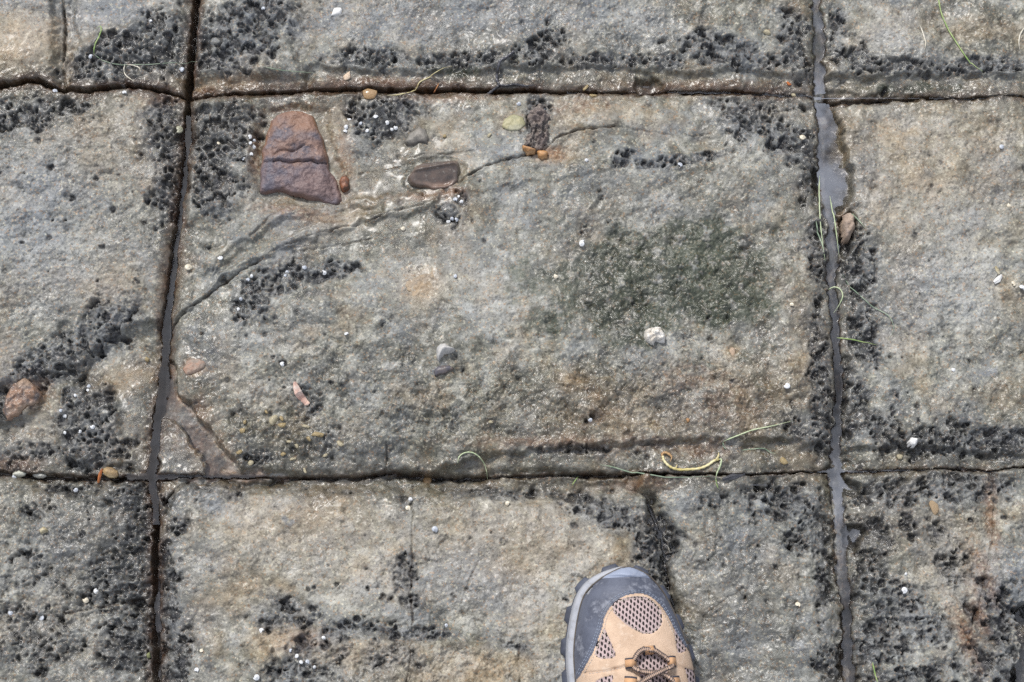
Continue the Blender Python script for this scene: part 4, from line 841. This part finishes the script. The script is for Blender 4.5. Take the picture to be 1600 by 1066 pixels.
strand('dry_stalk', [(676,136),(682,130),(685,124)], .0008, plant_mat('red_stalk', (.50,.24,.10), (.42,.18,.08)), 'short reddish stalk standing in the upper joint', 'stalk')
strand('weed_strand', [(803,82),(793,90),(782,97),(778,108),(776,120),(779,130),(770,136),(762,144)], .0019, DARKW, 'dark knotted weed strand reaching over the upper joint', 'strand', False)
strand('weed_strand', [(776,128),(790,131),(804,129),(820,131),(836,129)], .0017, DARKW, 'dark weed strand lying along the upper joint', 'strand')
strand('root_loop', [(715,722),(717,713),(725,707),(736,706),(747,711),(756,720),(760,732),(761,742)], .0008, PALEG, 'pale green fibre arched over the lower joint', 'fibre')
tw = bpy.data.objects.new('twig', None); COL.objects.link(tw); tx, ty = G(1080, 728); tw.location = (tx, ty, surf(tx, ty)); tag(tw, 'curved pale yellow twig resting on the lower joint', 'twig')
strand('stem', [(1036,711),(1038,718),(1045,726),(1056,731),(1075,732),(1092,731),(1106,726),(1116,719),(1124,716)], .0016, plant_mat('yellow_twig', (.50,.42,.15), (.70,.62,.36), .45), '', '', False, .001, tw)
strand('branch', [(1118,719),(1123,712),(1124,705)], .0013, STRAW, '', '', True, .002, tw)
strand('branch', [(1055,731),(1058,727),(1059,723)], .0009, STRAW, '', '', True, .002, tw)
strand('rootlet', [(1124,716),(1128,717),(1126,727),(1121,738),(1119,748)], .0010, PALEG, '', '', True, .001, tw)
strand('rootlet', [(1119,746),(1121,754),(1124,762)], .0007, GRN, '', '', True, .0005, tw)
strand('husk', [(1035,713),(1036,707),(1042,706),(1050,712),(1048,720)], .0016, plant_mat('brown_husk', (.32,.17,.07), (.42,.26,.12)), '', '', True, .001, tw)
strand('grass_blade', [(1130,690),(1150,682),(1175,673),(1205,667),(1238,659)], .0008, PALEG, 'straight pale green blade on the ledge left of the right joint', 'grass blade')
strand('weed_strand', [(1130,690),(1132,696),(1137,701)], .0007, GRN2, 'short bent end under the straight pale green blade', 'strand')
strand('weed_strand', [(1158,702),(1175,699),(1195,698),(1206,704),(1214,707)], .0006, GRN2, 'faint green strand on the puddled ledge', 'strand')
strand('weed_strand', [(938,724),(960,728),(985,735),(1010,741),(1035,744),(1075,744),(1112,743)], .0008, GRN2, 'long blue-green filament along the lower joint beside the twig', 'strand')
strand('weed_strand', [(895,752),(900,745),(905,738)], .0007, GRN, 'short green filament under the lower joint', 'strand')
for pts, l in [([(1284,268),(1283,295),(1283,330),(1286,365),(1291,405)], 'pale strand in the right joint water, left of two'), ([(1276,340),(1280,360),(1286,378),(1290,400)], 'pale green strand along the left bank of the right joint'), ([(1300,300),(1305,330),(1309,360),(1314,398)], 'pale strand in the right joint water, right of two'), ([(1330,328),(1340,342),(1352,358)], 'short green strand beside the pinkish rock chip')]:
    strand('weed_strand', pts, .0008, GRN2 if 'green' in l else PALEG, l, 'strand')
strand('weed_strand', [(1296,448),(1306,444),(1315,449),(1319,459),(1314,472),(1306,484)], .0008, PALEG, 'pale green strand curling over the right joint', 'strand')
strand('weed_strand', [(1318,426),(1330,444),(1346,460),(1362,474),(1376,482),(1392,494),(1398,512),(1390,528)], .0006, GRN2, 'thin green filament curving out right of the right joint', 'strand')
strand('grass_blade', [(1310,524),(1325,526),(1345,529),(1372,536)], .0008, GRN, 'short green blade lying right across the right joint', 'grass blade')
strand('grass_blade', [(1363,1035),(1367,1052),(1373,1072)], .0009, GRN, 'short green blade at the bottom edge right of the right joint', 'grass blade')


# ================================================================ the walking shoe at the bottom edge
ZS = .0255                                                    # top of the midsole
Z0 = float(np.percentile(H[np.ix_((ys > -.30) & (ys < -.20), (xs > .055) & (xs < .13))], 90)) - .001
SO = G(978, 885, Z0 + .02)                                     # toe tip
def zc(u, v): return (860 + u / 5.173, 860 + v / 5.173)       # enlarged-view coordinates -> photo pixels
def shoe_pts(lst, z): return np.array([G(*zc(u, v), Z0 + z) - SO for u, v in lst])
left = [(600,126),(520,142),(450,165),(390,185),(345,208),(300,235),(260,272),(225,315),(200,362),(180,420),(165,482),(146,580),(131,682),(122,770),(119,852),(124,960),(136,1066)]
right = [(690,133),(750,155),(800,186),(845,222),(885,264),(925,315),(960,368),(1002,450),(1040,530),(1076,615),(1110,700),(1138,780),(1160,860),(1178,930),(1190,1000),(1196,1066)]
Lp = shoe_pts(left, .018); Rp = shoe_pts(right, .030)
back = [(Rp[-1][0] + .001, -.115), (.055, -.145), (.047, -.180), (.042, -.215), (.040, -.250), (.034, -.280), (.018, -.298), (.002, -.302), (-.014, -.298), (-.029, -.282), (-.035, -.252), (-.038, -.215), (-.041, -.180), (-.045, -.145), (Lp[-1][0] - .0005, -.115)]
def resample(P, n):
    P = np.vstack([P, P[:1]]); d = np.r_[0, np.cumsum(np.linalg.norm(np.diff(P, axis=0), axis=1))]; t = np.linspace(0, d[-1], n + 1)[:-1]
    return np.column_stack([np.interp(t, d, P[:, 0]), np.interp(t, d, P[:, 1])])
def smooth_loop(P, it=3):
    for _ in range(it): P = (np.roll(P, 1, 0) + 2 * P + np.roll(P, -1, 0)) / 4
    return P
OUT = smooth_loop(resample(np.vstack([Rp, np.array(back), Lp[::-1]]), 260), 6)   # clockwise: toe, right side, heel, left side
def normals(P):
    t = np.roll(P, -1, 0) - np.roll(P, 1, 0); t /= np.linalg.norm(t, axis=1)[:, None]; return np.column_stack([-t[:, 1], t[:, 0]])
NRM = normals(OUT)
shoe = bpy.data.objects.new('walking_shoe', None); COL.objects.link(shoe); shoe.location = (SO[0], SO[1] - .30, Z0)
tag(shoe, 'tan suede and slate-blue walking shoe with orange laces entering from the bottom edge', 'shoe')
OFF = np.array((0, .30, 0))
def shoe_mat(name, col, rough, bump=.0003, scale=900, col2=None, spec=.4, wear=None):
    m, nt, p = new_mat(name); L = nt.links.new
    tc = nd(nt, 'ShaderNodeTexCoord'); co = tc.outputs['Object']; a = noise(nt, co, 45, 4, .65); b = noise(nt, co, scale, 3, .6); d = noise(nt, co, 160, 3, .6)
    c = mixc(nt, ramp(nt, a.outputs[0], .38, .66), col, col2 or tuple(q * .8 for q in col))
    if wear: c = mixc(nt, math_n(nt, 'MULTIPLY', ramp(nt, math_n(nt, 'MULTIPLY', math_n(nt, 'ADD', d.outputs[0], a.outputs[0]), .5), .52, .66), .7), c, wear)
    L(c, p.inputs['Base Color']); p.inputs['Specular IOR Level'].default_value = spec
    L(math_n(nt, 'ADD', rough - .08, math_n(nt, 'MULTIPLY', d.outputs[0], .16)), p.inputs['Roughness'])
    link_bump(nt, p, b.outputs[0], bump, .8); return m
M_RAND = shoe_mat('slate_leather', (.100, .112, .150), .5, .0004, 420, (.066, .074, .102), .45, (.26, .275, .32))
M_BUMP = shoe_mat('grey_blue_rubber', (.27, .31, .40), .5, .0002, 700, (.20, .23, .31), .4, (.40, .42, .46))
M_MID = shoe_mat('pale_foam', (.38, .39, .42), .6, .0002, 700, (.30, .32, .36), .3, (.22, .21, .20))
M_SOLE = shoe_mat('dark_rubber', (.045, .050, .068), .6, .0003, 600, (.075, .085, .115))
M_TAN = shoe_mat('tan_suede', (.60, .445, .325), .85, .0007, 1000, (.48, .345, .245), .15, (.66, .53, .42))
M_STI = shoe_mat('pale_thread', (.55, .48, .42), .7)
M_STB = shoe_mat('blue_thread', (.26, .30, .38), .7)
M_ORA = shoe_mat('orange_webbing', (.58, .34, .18), .8, .0003, 1300, (.46, .27, .15))
M_NAV = shoe_mat('navy_webbing', (.05, .05, .065), .7)
M_SOCK = shoe_mat('grey_sock', (.10, .10, .11), .9, .0008, 700)
def mesh_fabric():
    m, nt, p = new_mat('open_mesh_fabric'); L = nt.links.new
    tc = nd(nt, 'ShaderNodeTexCoord'); sx = nd(nt, 'ShaderNodeSeparateXYZ'); L(tc.outputs['Object'], sx.inputs[0])
    x = math_n(nt, 'ADD', sx.outputs[0], math_n(nt, 'MULTIPLY', sx.outputs[1], -.12))
    a = math_n(nt, 'MULTIPLY', x, 1 / .0029); col_i = math_n(nt, 'FLOOR', a); fa = math_n(nt, 'SUBTRACT', math_n(nt, 'FRACT', a), .5)
    par = math_n(nt, 'MULTIPLY', math_n(nt, 'MODULO', col_i, 2), .5)
    b = math_n(nt, 'ADD', math_n(nt, 'MULTIPLY', sx.outputs[1], 1 / .0046), par); fb = math_n(nt, 'SUBTRACT', math_n(nt, 'FRACT', b), .5)
    r = math_n(nt, 'ADD', math_n(nt, 'POWER', math_n(nt, 'MULTIPLY', math_n(nt, 'ADD', fa, math_n(nt, 'MULTIPLY', fb, .35)), 1 / .30), 2), math_n(nt, 'POWER', math_n(nt, 'MULTIPLY', fb, 1 / .36), 2))
    hole = ramp(nt, r, 1.15, .75)
    nn = noise(nt, tc.outputs['Object'], 700, 2)
    c = mixc(nt, ramp(nt, nn.outputs[0], .35, .65), (.36, .275, .27), (.48, .38, .37)); c = mixc(nt, hole, c, (.022, .017, .017))
    L(c, p.inputs['Base Color']); p.inputs['Roughness'].default_value = .75; p.inputs['Specular IOR Level'].default_value = .25
    link_bump(nt, p, math_n(nt, 'SUBTRACT', 1.0, hole), .0009, .9); return m
M_NET = mesh_fabric()

# --- outsole (lugs) and midsole: lofted rings
def rings(name, prof, mat, lug=0.0):
    n = len(OUT); V, F = [], []
    k = np.arange(n)
    for off, z in prof:
        o_ = off + (lug * np.where((k // 5) % 2 == 0, 1, -1) if lug else 0)
        P = OUT + NRM * (np.broadcast_to(o_, (n,)))[:, None]
        for q in P: V.append((q[0], q[1] + .30, z))
    m = len(prof)
    for i in range(m - 1):
        for j in range(n): F.append((i * n + j, i * n + (j + 1) % n, (i + 1) * n + (j + 1) % n, (i + 1) * n + j))
    V.append((.0, .15, prof[0][1])); V.append((.0, .15, prof[-1][1]))
    for j in range(n): F.append((j, len(V) - 2, (j + 1) % n)); F.append(((m - 1) * n + (j + 1) % n, len(V) - 1, (m - 1) * n + j))
    return from_pd(name, V, F, mat, shoe)
def toe_spring(o):
    for v in o.data.vertices:
        y = v.co.y - .30
        if y > -.05: v.co.z += .010 * ((y + .05) / .05) ** 2
sol = rings('outsole', [(-.006, 0), (.0000, .0005), (.0022, .004), (.0016, .0090), (-.0025, .0112)], M_SOLE, .0018); toe_spring(sol)
mid = rings('midsole', [(-.003, .0100), (-.0012, .0115), (-.0004, .0150), (-.0016, .0172), (-.0010, .0195), (-.0020, .0235), (-.0040, .0262), (-.0065, .0262)], M_MID); toe_spring(mid)

# --- the upper: one surface cut into its panels
st = .0008
ux = np.arange(-.062, .075, st); uy = np.arange(-.300, .006, st); UX, UY = np.meshgrid(ux, uy)
ins_left = np.interp(OUT[:, 0], [-.03, .0], [.0068, .0022]); UP = OUT - NRM * ins_left[:, None]
SDU = sdist(UP[::3], UX, UY)
Tprof = np.interp(UY, [-.30, -.25, -.21, -.17, -.13, -.10, -.07, -.045, -.02, 0], [.098, .104, .104, .096, .080, .069, .062, .058, .052, .044])
Rr = np.interp(UY, [-.30, -.2, -.1, -.04, 0], [.030, .036, .046, .040, .034])
tw_ = .011 * np.clip((UY + .05) / .05, 0, 1) ** 2
ZB = ZS - .003 + tw_
UZ = ZB + (Tprof - ZB) * dome(SDU / Rr) ** .92
UZ = UZ + fbm(UX, UY, .03, 2, 88) * .0012
def sp(lst, z=.055): return sdist(shoe_pts(lst, z), UX, UY)
edge_line = [(246,1000),(290,920),(340,830),(378,730),(412,638),(430,555),(455,500),(490,450),(520,415),(560,388),(620,362),(680,350),(735,349),(785,356),(840,390),(890,432),(928,482),(962,540),(988,592),(1012,645),(1040,690),(1066,728),(1100,765),(1132,795)]
tan_poly = edge_line + [(1230,840),(1260,1300),(1230,2600),(200,2600),(170,1300),(200,1060)]
sTan = sp(tan_poly)
POLYS = {'a': [(492,468),(505,440),(530,415),(570,395),(620,380),(690,372),(750,374),(800,390),(850,425),(885,465),(902,510),(906,555),(895,605),(870,642),(835,670),(800,685),(760,686),(720,676),(660,645),(610,612),(560,568),(515,520)],
         'b': [(424,640),(440,652),(462,705),(492,775),(516,838),(516,865),(500,880),(450,886),(400,884),(368,866),(356,838),(364,795),(385,740),(405,690)],
         'c': [(1003,622),(1025,662),(1052,705),(1085,745),(1110,772),(1104,800),(1085,818),(1055,830),(1032,826),(1022,790),(1014,730),(1006,670)],
         'd': [(1088,952),(1172,960),(1192,1080),(1205,1250),(1150,1250),(1120,1080)],
         'e': [(360,1062),(420,1036),(490,1020),(500,1045),(480,1090),(470,1250),(330,1250),(330,1110)],
         't': [(690,880),(720,852),(770,836),(830,834),(890,850),(932,880),(948,915),(930,955),(945,1066),(960,1300),(960,1700),(700,1700),(700,1300),(720,1066),(705,960),(688,915)]}
SP = {k: sp(v) for k, v in POLYS.items()}
pan = np.zeros(UX.shape, int)                                   # 0 rand, 1 tan, 2.. nets, 8 tongue, 9 bumper
pan[sTan > 0] = 1
for i, k in enumerate('abcde'): pan[(SP[k] > 0)] = 2 + i
pan[SP['t'] > 0] = 8
bump_poly = [(280,232),(320,170),(400,110),(520,70),(620,60),(720,70),(820,130),(850,195),(830,205),(800,212),(768,222),(720,228),(640,222),(560,214),(480,212),(420,222),(385,240),(350,275),(320,330),(300,360),(285,340)]
sB = sp(bump_poly, .040)
pan[(sB > 0) & (pan == 0)] = 9
UZ = UZ + .0016 * sstep(-.0002, .0014, sTan) - .0011 * np.max([sstep(-.0010, .0010, SP[k]) for k in 'abcde'], axis=0) - .0030 * sstep(-.0014, .0014, SP['t'])
UZ = UZ + .0030 * sstep(-.0006, .0022, sB) * (pan != 1)
for ln, dep in (([(430,560),(480,470),(560,400)], 0), ([(255,985),(420,985),(520,965),(620,940)], .0016), ([(690,975),(660,985),(560,1000),(480,1020),(360,1066)], .0), ([(1010,880),(1020,930),(1090,952),(1180,958)], .0014), ([(520,965),(640,975),(690,1010),(705,1080)], .0014)):
    if dep: UZ = UZ - dep * np.exp(-(ldist(shoe_pts(ln, .058), UX, UY) / .0011) ** 2)
# flex creases in the toe leather
UZ = UZ - .0006 * np.exp(-(ldist(shoe_pts([(300,610),(350,625),(412,632)], .05), UX, UY) / .0012) ** 2) - .0006 * np.exp(-(ldist(shoe_pts([(440,360),(480,400),(520,418)], .05), UX, UY) / .0015) ** 2)
hole_ = ((UX - .003) / .030) ** 2 + ((UY + .232) / .048) ** 2
keep = (SDU > -st * .5) & (hole_ > 1)
UZ = UZ + .004 * np.exp(-((np.sqrt(hole_) - 1.12) / .12) ** 2)
pc = pan[:-1, :-1]; kc = keep[:-1, :-1] & keep[1:, :-1] & keep[:-1, 1:] & keep[1:, 1:]
_ly = (UY[:-1, :-1] > -.012) & (pc == 0); pc = np.where(_ly, 9, pc)
def pieces(mask):
    out = np.zeros(mask.shape, int); n = 0
    for a in zip(*np.where(mask)):
        if out[a]: continue
        n += 1; out[a] = n; stack = [a]
        while stack:
            i, j = stack.pop()
            for q in ((i + 1, j), (i - 1, j), (i, j + 1), (i, j - 1)):
                if 0 <= q[0] < mask.shape[0] and 0 <= q[1] < mask.shape[1] and mask[q] and not out[q]: out[q] = n; stack.append(q)
    return out, n
for v_ in np.unique(pc[kc]):
    lb, n_ = pieces((pc == v_) & kc)
    if n_ > 1:
        big = np.argmax(np.bincount(lb.ravel())[1:]) + 1
        kc = kc & ~((lb > 0) & (lb != big)) if v_ != 0 else kc
        if v_ == 0: pc = np.where((lb > 0) & (lb != big), np.where(UY[:-1, :-1] > -.05, 9, 1), pc)
PN = {0: ('toe_rand', M_RAND), 1: ('suede_overlay', M_TAN), 8: ('tongue', M_NET), 9: ('toe_bumper', M_BUMP)}
for v in np.unique(pc[kc]):
    nm, mt = PN.get(int(v), ('mesh_panel', M_NET)); ii, jj = np.where((pc == v) & kc)
    o = grid_mesh(nm, ii, jj, UZ, None, mt, shoe, UX, UY + .30, UX.shape)
def uz(x, y):
    return float(UZ[np.clip(int(round((y - uy[0]) / st)), 0, len(uy) - 1), np.clip(int(round((x - ux[0]) / st)), 0, len(ux) - 1)])
P_ = UP[::2]; seam = np.array([(q[0], q[1] + .30, max(ZS + .0008 + .011 * np.clip((q[1] + .05) / .05, 0, 1) ** 2, 0)) for q in P_] + [(P_[0][0], P_[0][1] + .30, ZS + .0008 + .011 * np.clip((P_[0][1] + .05) / .05, 0, 1) ** 2)])
V, F = tube(seam, .0008, 5); from_pd('sole_seam', V, F, shoe_mat('brown_seam', (.10, .085, .07), .8), shoe)  # dark brown cord along the join of upper and midsole
# --- stitching: rows of short threads
def stitches(lines, mat, parent_name='stitching', r=.00035, ln=.0018, gap=.0009, z=.055):
    V, F = [], []
    for l, off in lines:
        P = smooth_path(shoe_pts(l, z), 8); d = np.r_[0, np.cumsum(np.linalg.norm(np.diff(P, axis=0), axis=1))]
        t0 = 0
        while t0 + ln < d[-1]:
            q = []
            for tt in (t0, t0 + ln / 2, t0 + ln):
                x, y = np.interp(tt, d, P[:, 0]), np.interp(tt, d, P[:, 1]); e = tt + .0005
                dx, dy = np.interp(e, d, P[:, 0]) - x, np.interp(e, d, P[:, 1]) - y; n_ = math.hypot(dx, dy) + 1e-9
                x, y = x - dy / n_ * off, y + dx / n_ * off; q.append((x, y + .30, uz(x, y) + r * .6))
            v, f = tube(np.array(q), r, 4); b = len(V); V += v; F += [tuple(i + b for i in g) for g in f]; t0 += ln + gap
    return from_pd(parent_name, V, F, mat, shoe)
stitches([(edge_line, .0016), (edge_line, .0032)], M_STB)
stitches([(edge_line, -.0022), (POLYS['a'] + POLYS['a'][:1], -.0016), (POLYS['b'] + POLYS['b'][:1], -.0014), ([(620,930),(520,955),(420,975),(300,985)], .0012)], M_STI)
# --- laces: braided orange and navy cord
def lace_mat():
    m, nt, p = new_mat('braided_lace'); L = nt.links.new
    A = nd(nt, 'ShaderNodeAttribute', _attribute_name='braid'); sc_ = nd(nt, 'ShaderNodeSeparateColor'); L(A.outputs['Color'], sc_.inputs[0])
    w1_ = math_n(nt, 'SINE', math_n(nt, 'ADD', math_n(nt, 'MULTIPLY', sc_.outputs[0], 2300.0), math_n(nt, 'MULTIPLY', sc_.outputs[1], 12.566)))
    w2_ = math_n(nt, 'SINE', math_n(nt, 'SUBTRACT', math_n(nt, 'MULTIPLY', sc_.outputs[0], 2300.0), math_n(nt, 'MULTIPLY', sc_.outputs[1], 12.566)))
    k = math_n(nt, 'MULTIPLY', w1_, w2_)
    c = mixc(nt, ramp(nt, k, -.15, .15), (.060, .050, .052), (.44, .31, .23)); L(c, p.inputs['Base Color']); p.inputs['Roughness'].default_value = .75
    link_bump(nt, p, k, .0004, .8); return m
M_LACE = lace_mat()
def lace(pts, h, r=.0021):
    P = smooth_path(shoe_pts(pts, .062), 10); n = len(P); hh_ = np.interp(np.linspace(0, 1, n), np.linspace(0, 1, len(h)), h)
    path = np.array([(p[0], p[1] + .30, uz(p[0], p[1]) + q) for p, q in zip(P, hh_)])
    for _ in range(3): path[1:-1, 2] = (path[:-2, 2] + path[1:-1, 2] * 2 + path[2:, 2]) / 4
    V, F = tube(path, r, 10); o = from_pd('lace', V, F, M_LACE, shoe)
    d = np.r_[0, np.cumsum(np.linalg.norm(np.diff(path, axis=0), axis=1))]
    at = o.data.attributes.new('braid', 'FLOAT_COLOR', 'POINT')
    at.data.foreach_set('color', np.array([(d[i // 10], (i % 10) / 10, 0, 1) for i in range(len(V))], f4).ravel()); return o
lace([(640,918),(672,885),(690,855),(715,825),(750,808),(795,806)], [.003, .004, .005, .005, .005, .005])
lace([(795,812),(840,815),(880,838),(920,862),(950,885),(985,900)], [.005, .005, .005, .005, .004, .003])
lace([(655,940),(680,965),(730,985),(800,995),(870,1000),(930,1020),(985,1060),(1030,1110)], [.003, .004, .006, .007, .007, .006, .005, .003])
lace([(985,918),(975,945),(930,965),(870,995),(800,1030),(740,1066),(690,1110)], [.003, .005, .008, .0105, .009, .006, .003])
for q in (150, 330, 510):
    lace([(655,955+q),(720,985+q),(810,1010+q),(900,1035+q),(990,1100+q)], [.003, .006, .008, .006, .003]); lace([(1000,940+q),(930,975+q),(840,1005+q),(750,1040+q),(665,1100+q)], [.003, .007, .011, .007, .003])
def band(a, b, w, h, mat, name, parent=None, rise=.003):
    """a webbing tab from a to b, arched over the lace"""
    A_, B_ = shoe_pts([a, b], .062); d = B_ - A_; L_ = np.linalg.norm(d); d /= L_; nn = np.array((-d[1], d[0])); V, F = [], []; n = 9
    for i in range(n):
        t = i / (n - 1); p = A_ + d * L_ * t; z = uz(*p) + .0008 + rise * math.sin(math.pi * t) ** .7
        for s_ in (-1, 1):
            for dz in (0, .0010): V.append((*(p + nn * w * .5 * s_ + np.array((0, .30))), z + dz))
    for i in range(n - 1):
        a0, b0 = i * 4, i * 4 + 4
        F += [(a0 + 1, a0 + 3, b0 + 3, b0 + 1), (a0, b0, b0 + 2, a0 + 2), (a0, a0 + 1, b0 + 1, b0), (a0 + 2, b0 + 2, b0 + 3, a0 + 3)]
    F += [(0, 2, 3, 1), (4*n-4, 4*n-3, 4*n-1, 4*n-2)]
    return from_pd(name, V, F, mat, parent or shoe)
for a, b, w in [((600,922),(690,918),.0058), ((945,902),(1020,898),.0062), ((792,775),(800,845),.0070), ((590,1075),(690,1085),.007), ((960,1075),(1050,1065),.007), ((590,1255),(690,1265),.007), ((960,1255),(1050,1245),.007), ((590,1435),(690,1445),.007), ((960,1435),(1050,1425),.007)]:
    o = band(a, b, w, 0, M_ORA, 'lace_loop', None, .0052); k = band(a, b, w * 1.45, 0, M_NAV, 'edging', None, .0038)
# --- sock inside the collar
V, F = [], []; n = 28
for i, (rx, ry, z, oy) in enumerate([(.026, .044, .055, 0), (.028, .046, .085, 0), (.030, .046, .110, -.003), (.032, .044, .140, -.008), (.033, .043, .165, -.014), (.027, .036, .166, -.014)]):
    for j in range(n):
        a = 2 * math.pi * j / n; V.append((.003 + rx * math.cos(a), -.232 + .30 + oy + ry * math.sin(a), z))
for i in range(5):
    for j in range(n): F.append((i * n + j, i * n + (j + 1) % n, (i + 1) * n + (j + 1) % n, (i + 1) * n + j))
F.append(tuple(5 * n + j for j in range(n)))
from_pd('sock', V, F, M_SOCK, shoe)
